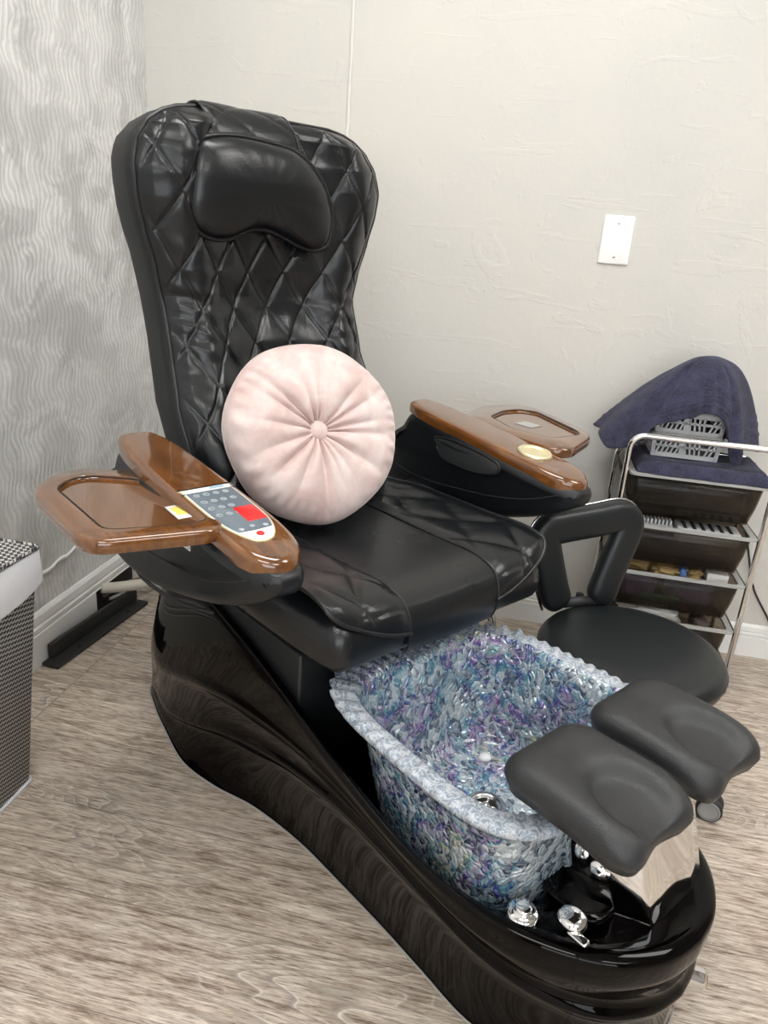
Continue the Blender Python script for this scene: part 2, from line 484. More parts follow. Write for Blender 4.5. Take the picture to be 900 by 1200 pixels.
def baseboard(name, path, L, zs):
    """profile (depth, z) extruded"""
    V = []; n = len(zs)
    a, b, nrm = path
    for p in (a, b):
        for d, z in zs: V.append((p[0] + nrm[0] * d, p[1] + nrm[1] * d, z))
    F_ = [(i, i + 1, n + i + 1, n + i) for i in range(n - 1)] + [tuple(range(n)), tuple(range(n, 2 * n))[::-1]]
    return struct(mesh_obj(name, V, F_, M['white_paint'], smooth=False))
def bprof(h, z0=0.0):
    return [(0, z0), (.016, z0), (.016, h * .62), (.012, h * .64), (.015, h * .67), (.015, h * .74), (.010, h * .77), (.013, h * .81), (.011, h * .94), (.004, h), (0, h)]
baseboard('baseboard_back', ((WX, WY), (RX, WY), (0, -1)), 0, bprof(.102))
baseboard('baseboard_left', ((WX, FY), (WX, 1.755), (1, 0)), 0, bprof(.147))
baseboard('baseboard_left', ((WX, 1.755), (WX, WY), (1, 0)), 0, [(0, .09)] + [(d, max(z, .09)) for d, z in bprof(.147)[1:]])
# dark panel painting the shade of the torn opening where the pipes leave
struct(MB().box(WX, WX + .003, 1.755, 1.98, 0.0, .09).build('opening_shade', M['dark'], smooth=False))
# painted-over bead running up the back wall, and a ridge of old plaster on the left wall
bead = catmull([(-.573, WY - .001, z) for z in (.103, .7, 1.3, 2.0, 2.74)], 6)
struct(MB().tube(bead, .0055, 8).build('trim_1', mat('painted bead', (.70, .69, .65), .5)))
cr = MB(); pts = []
for k in range(26):
    y = 1.2 + .54 * k / 25
    pts.append((WX + .0005, y, .205 + .095 * (y - 1.2) + .004 * sin(k * 1.7)))
cr.tube(pts, [.004 + .002 * abs(sin(k * 2.3)) for k in range(26)], 6)
struct(cr.build('trim_3', M['white_paint']))

# ceiling lights and light
LIGHT = (1, .985, .95)
for i, (x, y) in enumerate([(-.2, 1.1), (1.7, 1.1), (-.2, -1.2), (1.7, -1.2)]):
    t = empty('ceiling_light', (x, y, CZ))
    tag(t, 'flat rectangular ceiling light panel ' + ['near the corner of the grey wall', 'above the cart side', 'behind the camera on the grey wall side', 'behind the camera away from the grey wall'][i], 'ceiling light', 'ceiling light panels')
    MB().box(-.62, .62, -.32, .32, -.03, -.002).build('frame', M['white_paint'], t, smooth=False, bevel=.004)
    MB().box(-.59, .59, -.29, .29, -.034, -.03).build('diffuser', emit('light diffuser', LIGHT, 9.0), t, smooth=False)

# ------------------------------------------------------------------ wall plate
pl = empty('wall_plate', (.1795, WY, 1.156))
tag(pl, 'white blank wall plate with two screws on the beige wall', 'wall plate')
sl = slab(rrect(-.0395, .0395, -.061, .061, .004, 4), 0, .006, .003, lambda a, b, t: (a, -t, b), 3)
MB().add(*sl).build('plate', M['white'], pl)
for z in (.042, -.042):
    MB().add(*lathe([(0.0001, .0075), (.003, .0072), (.0034, .006), (.0034, .004)], 12, axisM((0, 0, z), (0, -1, 0)))).build('screw', M['steel'], pl)

# ------------------------------------------------------------------ spa chair
CH = empty('pedicure_chair', (-.09, 1.18, 0), math.radians(-37))
tag(CH, 'black quilted leather pedicure spa chair with glossy base and iridescent foot tub', 'spa chair')

# --- base shell. stations run from rear centre along the side to the nose; each row gives (u, half width, z)
rows = [
 # floor line
 [(-.80, 0, .0), (-.80, .10, .0), (-.785, .195, .0), (-.70, .23, 0), (-.60, .252, .0), (-.47, .272, 0), (-.36, .255, 0), (-.26, .222, 0), (-.13, .203, 0), (.0, .2, 0), (.12, .2, 0), (.22, .203, 0), (.32, .205, 0), (.41, .18, 0), (.475, .125, 0), (.515, .06, 0), (.525, 0, 0)],
 [(-.80, 0, .02), (-.80, .10, .02), (-.785, .195, .02), (-.70, .228, .02), (-.60, .248, .02), (-.47, .26, .02), (-.36, .24, .02), (-.26, .213, .02), (-.13, .198, .02), (.0, .196, .02), (.12, .196, .02), (.22, .2, .02), (.32, .202, .02), (.41, .177, .02), (.475, .123, .02), (.515, .06, .02), (.525, 0, .02)],
 # under lower rib
 [(-.79, 0, .03), (-.79, .10, .03), (-.775, .195, .03), (-.69, .222, .03), (-.60, .236, .035), (-.47, .235, .075), (-.36, .228, .118), (-.26, .222, .146), (-.13, .217, .173), (.0, .215, .183), (.12, .215, .178), (.22, .215, .163), (.32, .207, .143), (.41, .178, .125), (.475, .127, .112), (.517, .062, .106), (.53, 0, .104)],
 # rib
 [(-.79, 0, .034), (-.79, .10, .034), (-.775, .197, .034), (-.69, .228, .036), (-.60, .245, .043), (-.47, .246, .085), (-.36, .240, .128), (-.26, .234, .156), (-.13, .229, .183), (.0, .227, .193), (.12, .227, .188), (.22, .226, .174), (.32, .218, .154), (.41, .189, .136), (.485, .136, .122), (.528, .066, .116), (.541, 0, .114)],
 [(-.79, 0, .045), (-.79, .10, .045), (-.775, .197, .045), (-.69, .228, .046), (-.60, .246, .053), (-.47, .246, .095), (-.36, .240, .138), (-.26, .234, .166), (-.13, .229, .193), (.0, .227, .203), (.12, .227, .198), (.22, .226, .184), (.32, .218, .164), (.41, .189, .146), (.485, .136, .132), (.528, .066, .126), (.541, 0, .124)],
 # recess above rib
 [(-.79, 0, .055), (-.79, .10, .055), (-.775, .196, .055), (-.69, .226, .06), (-.60, .238, .075), (-.47, .238, .118), (-.36, .231, .155), (-.26, .226, .182), (-.13, .221, .205), (.0, .220, .212), (.12, .220, .206), (.22, .219, .192), (.32, .210, .172), (.41, .180, .156), (.475, .128, .143), (.518, .062, .137), (.53, 0, .135)],
 # upper bulge under second crest
 [(-.785, 0, .10), (-.785, .10, .10), (-.768, .198, .10), (-.69, .23, .11), (-.60, .244, .135), (-.47, .246, .185), (-.36, .243, .215), (-.26, .240, .236), (-.13, .235, .248), (.0, .232, .243), (.12, .232, .226), (.22, .230, .207), (.32, .220, .190), (.41, .188, .178), (.482, .133, .172), (.524, .064, .170), (.536, 0, .169)],
 [(-.78, 0, .14), (-.78, .10, .14), (-.763, .198, .14), (-.69, .235, .15), (-.60, .252, .165), (-.47, .256, .207), (-.36, .254, .234), (-.26, .250, .252), (-.13, .245, .262), (.0, .240, .256), (.12, .238, .236), (.22, .235, .217), (.32, .226, .203), (.41, .193, .194), (.487, .138, .192), (.532, .066, .192), (.544, 0, .192)],
 [(-.775, 0, .18), (-.775, .10, .18), (-.757, .196, .18), (-.69, .232, .19), (-.60, .247, .20), (-.47, .250, .235), (-.36, .248, .256), (-.26, .245, .270), (-.13, .240, .277), (.0, .237, .266), (.12, .236, .243), (.22, .234, .225), (.32, .225, .214), (.41, .193, .208), (.488, .139, .208), (.533, .067, .208), (.545, 0, .208)],
 # crest A
 [(-.76, 0, .33), (-.75, .10, .33), (-.715, .185, .338), (-.64, .222, .372), (-.55, .235, .40), (-.46, .243, .418), (-.36, .246, .406), (-.26, .247, .384), (-.13, .246, .345), (.0, .242, .292), (.12, .240, .255), (.22, .238, .240), (.32, .226, .235), (.41, .193, .234), (.488, .139, .234), (.533, .067, .234), (.545, 0, .234)],
 [(-.75, 0, .342), (-.74, .10, .342), (-.705, .178, .35), (-.635, .214, .384), (-.55, .228, .412), (-.46, .236, .428), (-.36, .239, .415), (-.26, .240, .393), (-.13, .239, .352), (.0, .235, .300), (.12, .233, .263), (.22, .231, .248), (.31, .219, .243), (.395, .185, .242), (.472, .132, .242), (.516, .063, .242), (.527, 0, .242)],
 # inside lip
 [(-.73, 0, .342), (-.72, .09, .342), (-.69, .165, .35), (-.625, .204, .384), (-.55, .219, .412), (-.46, .228, .425), (-.36, .231, .410), (-.26, .231, .388), (-.13, .229, .346), (.0, .224, .293), (.12, .221, .256), (.215, .219, .241), (.30, .206, .236), (.38, .172, .235), (.452, .122, .235), (.495, .058, .235), (.505, 0, .235)],
 # dished deck
 [(-.70, 0, .335), (-.69, .08, .335), (-.66, .14, .34), (-.60, .18, .375), (-.54, .195, .40), (-.46, .205, .41), (-.36, .208, .395), (-.26, .208, .365), (-.13, .205, .315), (.0, .205, .262), (.12, .208, .232), (.20, .213, .224), (.28, .211, .222), (.352, .186, .222), (.412, .13, .222), (.45, .06, .222), (.46, 0, .222)],
 [(-.6, 0, .33), (-.6, .08, .33), (-.58, .12, .34), (-.55, .16, .37), (-.50, .175, .39), (-.44, .19, .39), (-.35, .19, .37), (-.25, .19, .33), (-.12, .19, .27), (.0, .195, .225), (.12, .205, .205), (.19, .208, .21), (.265, .206, .222), (.335, .183, .226), (.376, .128, .228), (.390, .06, .228), (.394, 0, .228)],
 [(-.42, 0, .26), (-.42, .06, .26), (-.42, .09, .26), (-.37, .12, .26), (-.31, .14, .26), (-.25, .15, .26), (-.2, .155, .25), (-.12, .165, .22), (-.04, .173, .205), (.03, .176, .202), (.12, .182, .20), (.18, .185, .20), (.245, .186, .20), (.312, .168, .20), (.338, .115, .20), (.345, .055, .20), (.346, 0, .20)],
 # well floor
 [(-.4, 0, .2), (-.4, .06, .2), (-.4, .08, .2), (-.35, .1, .2), (-.3, .12, .2), (-.25, .13, .2), (-.2, .14, .2), (-.12, .16, .17), (-.04, .16, .168), (.03, .166, .165), (.12, .172, .16), (.18, .175, .16), (.24, .174, .16), (.30, .155, .16), (.325, .108, .16), (.333, .05, .16), (.334, 0, .16)],
 [(-.2, 0, .14), (-.2, .01, .14), (-.2, .02, .14), (-.2, .03, .14), (-.15, .035, .135), (-.1, .04, .13), (-.08, .04, .13), (-.05, .04, .16), (.0, .04, .158), (.05, .04, .155), (.1, .04, .16), (.13, .04, .16), (.16, .04, .16), (.18, .03, .16), (.19, .02, .16), (.195, .01, .16), (.2, 0, .16)],
]
SH = []
for r in rows:
    pts = catmull(r, 5)
    ring = [Vector((p.x, max(p.y, 0), p.z)) for p in pts]
    mir = [Vector((p.x, -p.y, p.z)) for p in ring[-2:0:-1]]
    SH.append(ring + mir)
dense = []
for i in range(len(SH) - 1):
    a, b, c, d = SH[max(i - 1, 0)], SH[i], SH[i + 1], SH[min(i + 2, len(SH) - 1)]
    dense.append(b)
    if 4 < i < 13:
        dense.append([b_ * .5 + c_ * .5 for b_, c_ in zip(b, c)])
dense.append(SH[-1])
base = MB().add(*rings(dense, cap0=False)).build('base_shell', M['gloss'], CH)
m_ = base.modifiers.new('s', 'SUBSURF'); m_.levels = 1; m_.render_levels = 1
MB().tube([Vector((p.x, p.y, 0.003)) * 1.0 for p in [Vector((q.x * 1.003, q.y * 1.008, 0)) for q in SH[0]]], .0022, 6, True).build('base_trim', mat('grey base sealant', (.35, .33, .3), .5), CH)

# --- foot tub
def tubplan(u0, u1, hwr, hwf, ex, wave, n=520):
    out = []
    uc, hu = (u0 + u1) / 2, (u1 - u0) / 2
    for k in range(n):
        a = 2 * PI * k / n
        ca, sa = cos(a), sin(a)
        r = (abs(ca) ** ex + abs(sa) ** ex) ** (-1 / ex)
        x, y = r * ca, r * sa
        u = uc + hu * x
        hw = hwr + (hwf - hwr) * (x + 1) / 2
        vv = hw * y
        if x < 0: u += wave * (cos(PI * y * 1.15) * .8 + .35 * y) * (-x) ** 3
        if x > 0: u -= .02 * (1 - y * y) * 0
        out.append((u, vv))
    return out
Rz = .392
lev = [(.04, .305, .14, .155, 3.6, 0, .135), (.02, .322, .155, .172, 3.8, 0, .142), (.002, .336, .168, .186, 4.0, 0, .165), (-.018, .348, .178, .197, 4.2, .004, .25), (-.035, .358, .188, .207, 4.3, .008, .33), (-.052, .366, .200, .218, 4.2, .012, .362),
       (-.080, .386, .222, .240, 4, .016, .379), (-.092, .396, .231, .250, 4, .016, .387), (-.093, .397, .232, .251, 4, .016, .394), (-.086, .391, .226, .245, 4, .016, .399), (-.056, .363, .199, .217, 4, .014, .396), (-.046, .354, .190, .208, 4.2, .013, .388),
       (-.036, .346, .183, .201, 4.3, .011, .34), (-.018, .338, .172, .191, 4.3, .006, .25), (-.004, .328, .162, .180, 4.1, 0, .200), (.012, .312, .148, .165, 3.6, 0, .185), (.07, .26, .09, .10, 2.6, 0, .180), (.14, .18, .02, .02, 2, 0, .178)]
R = []
for i, (u0, u1, a, b, ex, wv, z) in enumerate(lev):
    pl_ = tubplan(u0, u1, a, b, ex, wv)
    ring = []
    for k, (u, v) in enumerate(pl_):
        rp = sin(k / 520 * 2 * PI * 60)
        rim = {6: .8, 7: 1, 8: 1, 9: 1, 10: .5}.get(i, 0) * (1 if u < .02 else .45)
        d = Vector((u - .15, v)); d.normalize()
        ring.append(Vector((u + d.x * rp * .0035 * rim, v + d.y * rp * .0035 * rim, z + .0042 * rp * rim)))
    R.append(ring)
D = []
for i in range(len(R) - 1):
    D.append(R[i])
    if i in (2, 3, 11, 12, 13): D.append([p * .5 + q * .5 for p, q in zip(R[i], R[i + 1])])
D.append(R[-1])
tub = MB().add(*rings(D)).build('foot_tub', M['tub'], CH)
tub.data.materials.append(M['rim']); tub.data.materials.append(M['rim_clear'])
lo_ = next(i for i, r in enumerate(D) if r is R[6]); hi_ = next(i for i, r in enumerate(D) if r is R[10])
for i_, p in enumerate(tub.data.polygons):
    if len(p.vertices) == 4 and lo_ * 520 <= min(p.vertices) and max(p.vertices) < (hi_ + 1) * 520: p.material_index = 2 if p.center.x < -.035 + .012 * sin(p.center.y * 40) else 1
# drain and caps
dr = MB().add(*lathe([(.0001, .001), (.0215, .001), (.0235, .006), (.030, .007), (.036, .004), (.037, 0)], 36, axisM((.150, .0, .180), (0, 0, 1))))
dr.build('drain', M['steel'], tub)
sp = MB().add(*lathe([(.0001, .0025), (.0205, .0025), (.0205, .001)], 24, axisM((.150, 0, .180), (0, 0, 1))))
sp.build('drain_well', M['dark'], tub)
st = MB()
for k in range(4):
    a = k * PI / 2 + .4
    st.tube([(.150 + .004 * cos(a), .004 * sin(a), .184), (.150 + .021 * cos(a), .021 * sin(a), .184)], .0022, 6)
st.add(*lathe([(.0001, .008), (.006, .007), (.007, .002)], 12, axisM((.150, 0, .180), (0, 0, 1))))
st.build('drain_strainer', M['steel'], tub)
MB().add(*lathe([(.0001, .007), (.009, .006), (.0125, .003), (.013, 0)], 24, axisM((.062, .098, .183), (-.1, -.1, 1)))).build('jet_cap', M['button'], tub)
MB().add(*lathe([(.0001, .006), (.018, .005), (.024, .002), (.026, 0)], 28, axisM((-.009, -.075, .268), (1, 0, .22)))).build('jet_cover', M['tub'], tub)
MB().add(*lathe([(.0001, .006), (.018, .005), (.024, .002), (.026, 0)], 28, axisM((.12, .158, .30), (0, -1, .22)))).build('jet_cover', M['tub'], tub)

# --- seat pedestal
def boxring(u0, u1, hw, r, z): return [Vector((a, b, z)) for a, b in rrect(u0, u1, -hw, hw, r, 4)]
MB().add(*rings([boxring(-.62, -.118, .224, .006, .20), boxring(-.62, -.118, .224, .006, .428), boxring(-.615, -.123, .219, .006, .434), boxring(-.60, -.135, .205, .006, .436)])).build('seat_pedestal', M['leather_side'], CH)
MB().box(-.55, -.14, -.17, .17, .43, .47).build('seat_plate', M['black_metal'], CH, smooth=False)
for v in (.225, .238):
    MB().tube([(-.10, v, .475), (-.04, v, .30)], .0035, 8).build('support_rod', M['chrome'], CH)

# --- seat cushion: loft over u with rounded front
def seat_top(u, v):
    z = .572 - .012 * (1 - (v / .26) ** 2) * (1 if u < 0 else 1)
    return z
ST = []
prof = [(-.52, .468), (-.515, .462), (-.40, .460), (-.1, .462), (-.01, .466), (.012, .474), (.022, .492), (.024, .515), (.018, .54), (.004, .557), (-.02, .566), (-.06, .570), (-.2, .568), (-.35, .566), (-.50, .566), (-.52, .556)]
prof2 = catmull([(a, b, 0) for a, b in prof], 3, True)
NV = 24
for j in range(NV + 1):
    s = -1 + 2 * j / NV
    v = .262 * sin(s * PI / 2) if False else .262 * s
    e = max(0, abs(s) - .9) / .1
    ins = .018 * (1 - math.sqrt(max(0, 1 - e * e)))
    cu, cz = -.25, .515
    row = []
    for p in prof2:
        du, dz = p.x - cu, p.y - cz
        L = math.hypot(du, dz)
        sag = -.004 * cos(s * PI / 2) if p.y > .54 else 0
        row.append(Vector((p.x - (du > 0) * ins * min(1, abs(du) / .2), v, p.y - math.copysign(ins, dz) * min(1, abs(dz) / .03) + sag)))
    ST.append(row)
seat = MB().add(*rings(ST)).build('seat', M['leather'], CH)

def quilt(a, b, amp, w=.085, h=.085):
    p = a / w + b / h; q = a / w - b / h
    x = min(abs(sin(PI * p)), abs(sin(PI * q)))
    return amp * (.62 * (1 - math.exp(-x * 9)) + .38 * x)
# front drop path of the seat surface (arc param)
fp = catmull([(-.47, .569, 0), (-.3, .569, 0), (-.15, .570, 0), (-.06, .573, 0), (-.02, .569, 0), (.006, .560, 0), (.021, .543, 0), (.027, .518, 0), (.025, .49, 0), (.018, .472, 0)], 6)
def along(t, off=.0):
    x = t * (len(fp) - 1); i = min(int(x), len(fp) - 2); f = x - i
    p = fp[i].lerp(fp[i + 1], f); d = (fp[i + 1] - fp[i]).normalized()
    return Vector((p.x - d.y * off, 0, p.y + d.x * off))
def pan(i, j):
    s = -1 + 2 * j; t = i
    p = along(t, .003)
    w = .120 - .012 * t
    return Vector((p.x, w * s, p.z - .006 * (1 - s * s) * (1 if t < .6 else .4)))
MB().add(*grid(pan, 60, 16)).build('seat_cover', M['leather'], CH)
cover = CH.children[-1]
for sgn in (-1, 1):
    # quilted side flap
    T1 = .80
    def flap(i, j, sgn=sgn):
        # i along length 0..1, j from inner seam (0) to outer edge (1)
        tend = T1 - .16 * j ** 1.5
        t = i * tend
        p = along(t, .004)
        inner = .118 - .012 * t
        outer = .268 - .03 * max(0, (i - .8) / .2) ** 2 - .06 * max(0, (.12 - i) / .12)
        v = inner + (outer - inner) * j
        lift = .022 * j ** 2 * (1 if i < .8 else 1 - .6 * (i - .8) / .2)
        edge = min(1, 8 * j * (1 - j) + .0) * min(1, 10 * (1 - i)) * min(1, i * 12)
        q = quilt(v - .0, p.x, .008, .10, .17) * edge
        return Vector((p.x + (.5 * q if t > .65 else 0), sgn * v, p.z + lift + q))
    fo = MB().add(*grid(flap, 64, 26)).build('seat_flap', M['leather'], CH)
    so = fo.modifiers.new('s', 'SOLIDIFY'); so.thickness = .005; so.offset = -1
    bd = [flap(0, j / 12) for j in range(13)] + [flap(i / 30, 1) for i in range(1, 31)] + [flap(1, 1 - j / 12) for j in range(1, 13)]
    MB().tube(bd, .0035, 8).build('piping', M['piping'], fo)
    MB().tube([pan(t / 40, (1 + sgn) / 2) + Vector((0, 0, .001)) for t in range(0, 41)], .0022, 6).build('seam', M['piping'], fo)

# --- backrest
HW = [(.50, .215), (.56, .225), (.70, .238), (.78, .243), (.87, .232), (.97, .230), (1.04, .243), (1.10, .262), (1.16, .277), (1.21, .281), (1.25, .272), (1.28, .250), (1.30, .222), (1.312, .19), (1.318, .15)]
UF = [(.50, -.40), (.60, -.425), (.70, -.465), (.78, -.50), (.87, -.545), (.985, -.582), (1.1, -.578), (1.2, -.570), (1.32, -.588)]
zs = [.50 + .04 * k for k in range(18)] + [1.20, 1.22, 1.24, 1.255, 1.27, 1.28, 1.29, 1.30, 1.306, 1.312, 1.316, 1.318]
BR = []
for z in zs:
    hw = interp(HW, z) + .004; u = interp(UF, z); th = .125 if z < 1.22 else .125 - .075 * ((z - 1.22) / .10) ** 2
    ring = []
    for a, b in rrect(u - th, u - .012, -hw, hw, .032 if hw > .1 else .02, 6):
        ring.append(Vector((a, b, z)))
    BR.append(ring)
BR.append([Vector((p.x * .9 - .062, p.y * .8, 1.321)) for p in BR[-1]])
bk = MB().add(*rings(BR)).build('backrest', M['leather_side'], CH)
def bz(t):  # denser rows near the top
    return .52 + (1.318 - .52) * (1 - (1 - t) ** 1.6)
def backp(i, j, off=0.0, q=True):
    z = bz(i); s = -1 + 2 * j; hw = interp(HW, z); u = interp(UF, z)
    s2 = s
    v = hw * s2
    a = abs(s)
    edge = math.sqrt(max(0, 1 - a ** 6))
    topf = min(1, (1.318 - z) / .03) ** .5
    wing = .026 * math.exp(-((a - .72) / .22) ** 2)
    hollow = -.020 * math.exp(-(a / .45) ** 2) * (1 if z < 1.12 else max(0, 1 - (z - 1.12) / .1))
    bul = (.016 + wing + hollow + .012 * math.exp(-((z - .72) / .1) ** 2)) * edge * topf
    qq = 0
    if q:
        e = min(1, (1 - a) * 12) * min(1, (1.318 - z) / .02)
        wob = .006 * noise.noise(Vector((v * 4, z * 4, 1)))
        qq = quilt(v + wob, z + wob, .0085, .083, .138) * e
        qq += .0035 * noise.noise(Vector((v * 16, z * 26, 3))) * e
        # gathered wrinkles at the waist
        wr = math.exp(-((z - .95) / .09) ** 2) * (a ** 3)
        qq += .0035 * wr * sin(z * 190 + 40 * v + 3 * sin(9 * z)) * e
    return Vector((u - .010 + bul + qq + off, v, z))
cv = MB().add(*grid(backp, 300, 200)).build('backrest_cover', M['leather'], CH)
N_ = 60
edge_pts = [backp(i / N_, 0, 0, False) for i in range(N_ + 1)] + [backp(1, j / 16, 0, False) for j in range(1, 16)] + [backp(i / N_, 1, 0, False) for i in range(N_, -1, -1)]
MB().tube(edge_pts, .0048, 8).build('piping', M['piping'], cv)
# head pillow
hp = [(-.145, 1.268), (-.177, 1.249), (-.194, 1.177), (-.193, 1.128), (-.165, 1.099), (-.118, 1.094), (-.069, 1.113), (-.03, 1.116), (.009, 1.106), (.05, 1.090), (.090, 1.083), (.127, 1.098), (.130, 1.158), (.090, 1.228), (.036, 1.264), (-.03, 1.273), (-.09, 1.275)]
hpc = [(p.x, p.y) for p in catmull([(a, b, 0) for a, b in hp], 6, True)]
def hp3(a, b, t): return Vector((interp(UF, b) + .026 + t, a, b))
def hph(s, a, b):
    ang = math.atan2(b - 1.18, a + .037)
    return .026 * math.sqrt(max(0, 1 - s ** 5)) + .0012 * sin(ang * 14) * s ** 2 * (1 - s) * 4 * (1 if b < 1.17 else .3)
po = MB().add(*puff(hpc, hph, hp3, 16, (-.037, 1.18), -.012)).build('head_pillow', M['leather'], CH)
MB().tube([hp3(a, b, .002) for a, b in hpc], .0052, 8, True).build('piping', M['piping'], po)
# strap going over the top
sp_ = catmull([(-.548, 1.235, 0), (-.556, 1.275, 0), (-.566, 1.300, 0), (-.583, 1.318, 0), (-.605, 1.3255, 0), (-.64, 1.320, 0), (-.68, 1.285, 0), (-.712, 1.22, 0), (-.718, 1.12, 0)], 8)
def strap(i, j):
    x = i * (len(sp_) - 1); k = min(int(x), len(sp_) - 2); p = sp_[k].lerp(sp_[k + 1], x - k)
    s = -1 + 2 * j
    v = -.056 + s * .093 + .018 * (1 - min(1, i * 3))
    q = quilt(v, i * .4, .004, .11, .13) * min(1, (1 - abs(s)) * 10)
    return Vector((p.x + q * (1 - min(1, i * 3)), v, p.y + q * min(1, i * 3) + .001))
so_ = MB().add(*grid(strap, 60, 36)).build('pillow_strap', M['leather'], CH)
m_ = so_.modifiers.new('s', 'SOLIDIFY'); m_.thickness = .004; m_.offset = -1
for j in (0, 1): MB().tube([strap(i / 40, j) for i in range(41)], .0026, 6).build('piping', M['piping'], so_)

# --- armrests
def topz(u): return .765 - .125 * (u + .47) - .55 * max(0, u + .09) ** 2   # upper face of the wood
AV = .352
bodyprof = [(-.445, .738), (-.478, .70), (-.510, .64), (-.515, .585), (-.492, .545), (-.43, .524), (-.34, .527), (-.24, .548), (-.14, .576), (-.05, .608), (.008, .638), (.028, .660), (.026, .676), (.0, .684), (-.12, .704), (-.25, .722), (-.38, .738)]
bp = [(p.x, p.y) for p in catmull([(a, b, 0) for a, b in bodyprof], 5, True)]
topout = [(p.x, p.y) for p in catmull([(-.450, -.036, 0), (-.467, -.018, 0), (-.467, .018, 0), (-.450, .036, 0), (-.38, .050, 0), (-.2, .054, 0), (-.08, .053, 0), (-.02, .045, 0), (.010, .026, 0), (.020, 0, 0), (.010, -.026, 0), (-.02, -.045, 0), (-.08, -.053, 0), (-.2, -.054, 0), (-.38, -.050, 0)], 6, True)]
for sgn in (-1, 1):
    v0 = sgn * AV
    arm = empty('armrest'); arm.parent = CH
    def b3(a, b, t, v0=v0):
        # leaner at the bottom, rounder front
        k = 1.0 - .25 * max(0, (.66 - b)) / .14
        nose = 1 if b < .69 and a < -.2 else interp([(-.47, .66), (-.42, .76), (-.36, .88), (-.26, 1), (-.09, 1), (-.03, .86), (.0, .68), (.018, .50), (.03, .34)], a)
        return Vector((a, v0 + t * k * nose, b))
    MB().add(*slab(bp, -.060, .060, .020, b3, 5)).build('arm_body', M['plastic'], arm)
    seamp = [b3(a, .615 + .16 * max(0, a + .12), sg * .0585) for sg in (-1,) for a in []]
    for sg in (-1, 1):
        line = catmull([(-.52, .625, 0), (-.4, .60, 0), (-.2, .615, 0), (-.08, .64, 0), (-.01, .667, 0)], 6)
        MB().tube([b3(p.x, p.y, sg * .0598) for p in line], .0012, 5).build('seam', M['dark'], arm)
    # wooden top, with a nose that rolls over the front
    def w3(a, b, t, v0=v0):
        return Vector((a, v0 + b, topz(a) + t - (.0 if t > -.012 else .16 * max(0, a + .06))))
    MB().add(*slab(topout, -.026, 0, .012, w3, 5, .003)).build('arm_top', M['wood'], arm)
    # lining inset on the side that faces the seat
    ins = [(p.x, p.y) for p in catmull([(-.345, .705, 0), (-.27, .712, 0), (-.17, .700, 0), (-.148, .688, 0), (-.158, .672, 0), (-.22, .660, 0), (-.305, .665, 0), (-.325, .68, 0)], 5, True)]
    MB().add(*slab(ins, 0, .003, .002, lambda a, b, t: b3(a, b, -sgn * (.0595 + t)), 2)).build('side_inset', M['inset'], arm)
    MB().tube([b3(a, b, -sgn * .0605) for a, b in ins], .003, 6, True).build('inset_trim', M['plastic'], arm)
    # hinge block and bracket to the seat
    MB().add(*slab(circle(-.40, .545, .045, 28), -.03, .03, .005, lambda a, b, t: Vector((a, sgn * .275 + t, b)))).build('arm_pivot', M['plastic'], arm)
    if sgn < 0:
        z_ = lambda a: topz(a)
        # control panel
        def cp3(a, b, t): return Vector((a, v0 + b, topz(a) + t))
        pan_out = [(p.x, p.y) for p in catmull([(-.212, -.036, 0), (-.212, .038, 0), (-.206, .042, 0), (-.11, .041, 0), (-.068, .034, 0), (-.040, .018, 0), (-.032, 0, 0), (-.040, -.018, 0), (-.068, -.034, 0), (-.11, -.041, 0), (-.206, -.042, 0)], 4, True)]
        MB().add(*slab(pan_out, -.003, .0016, .001, cp3, 2)).build('control_panel', M['cream'], arm)
        def sub(off, u0, u1, m, nm, h):
            pts = [q for q in offset(pan_out, off)]
            pts = [(min(max(a, u0), u1), b) for a, b in pts]
            MB().add(*slab(pts, 0, h, .0003, cp3, 1)).build(nm, m, arm)
        sub(.002, -.211, -.02, M['white'], 'panel_face', .0020)
        sub(.0035, -.197, -.062, M['keypad'], 'keypad', .0026)
        kl = []
        for r_ in range(4):
            for c_ in range(3 + (r_ < 2)):
                kl.append(lathe([(.0032, .0028), (.0046, .0031), (.0056, .0028)], 12, axisM(cp3(-.186 + r_ * .023, -.027 + c_ * .0165, 0), (0.1, 0, 1))))
        for c_ in range(3): kl.append(lathe([(.0001, .0032), (.0042, .003), (.0042, .0026)], 12, axisM(cp3(-.072 + .004 * abs(c_ - 1), -.02 + c_ * .02, 0), (.1, 0, 1))))
        for g_ in kl: MB().add(*g_).build('key', M['key'], arm)
        rb = slab(rrect(-.130, -.085, .002, .035, .002, 2), .002, .0036, .0008, cp3, 2)
        MB().add(*rb).build('start_button', M['red'], arm)
        MB().add(*lathe([(.0001, .0034), (.0055, .0032), (.006, .002)], 18, axisM(cp3(-.050, 0, 0), (.1, 0, 1)))).build('power_button', M['red'], arm)
        MB().add(*slab(rrect(-.2075, -.2015, .005, .03, .001, 2), .0018, .0028, .0004, cp3, 1)).build('panel_mark', M['bluegrey'], arm)
    else:
        def c3(a, b, t): return Vector((a, v0 + b, topz(a) + t))
        cc = (-.112, .004)
        n_ = 40; Rr = []
        for r_, t in ((.036, -.004), (.0365, .003), (.034, .006), (.030, .006), (.028, .002), (.027, -.018), (.026, -.020), (.0005, -.020)):
            Rr.append([c3(cc[0] + r_ * cos(2 * PI * k / n_), cc[1] + r_ * sin(2 * PI * k / n_), max(t, -.02)) for k in range(n_)])
        # cup is a shallow dish standing on the wood
        Rr = [[Vector((p.x, p.y, p.z + (0.0045 if i > 4 else 0))) if i <= 4 else Vector((p.x, p.y, topz(p.x) + .0015)) for p in r] for i, r in enumerate(Rr)]
        MB().add(*rings(Rr)).build('cup_holder', M['cream'], arm)
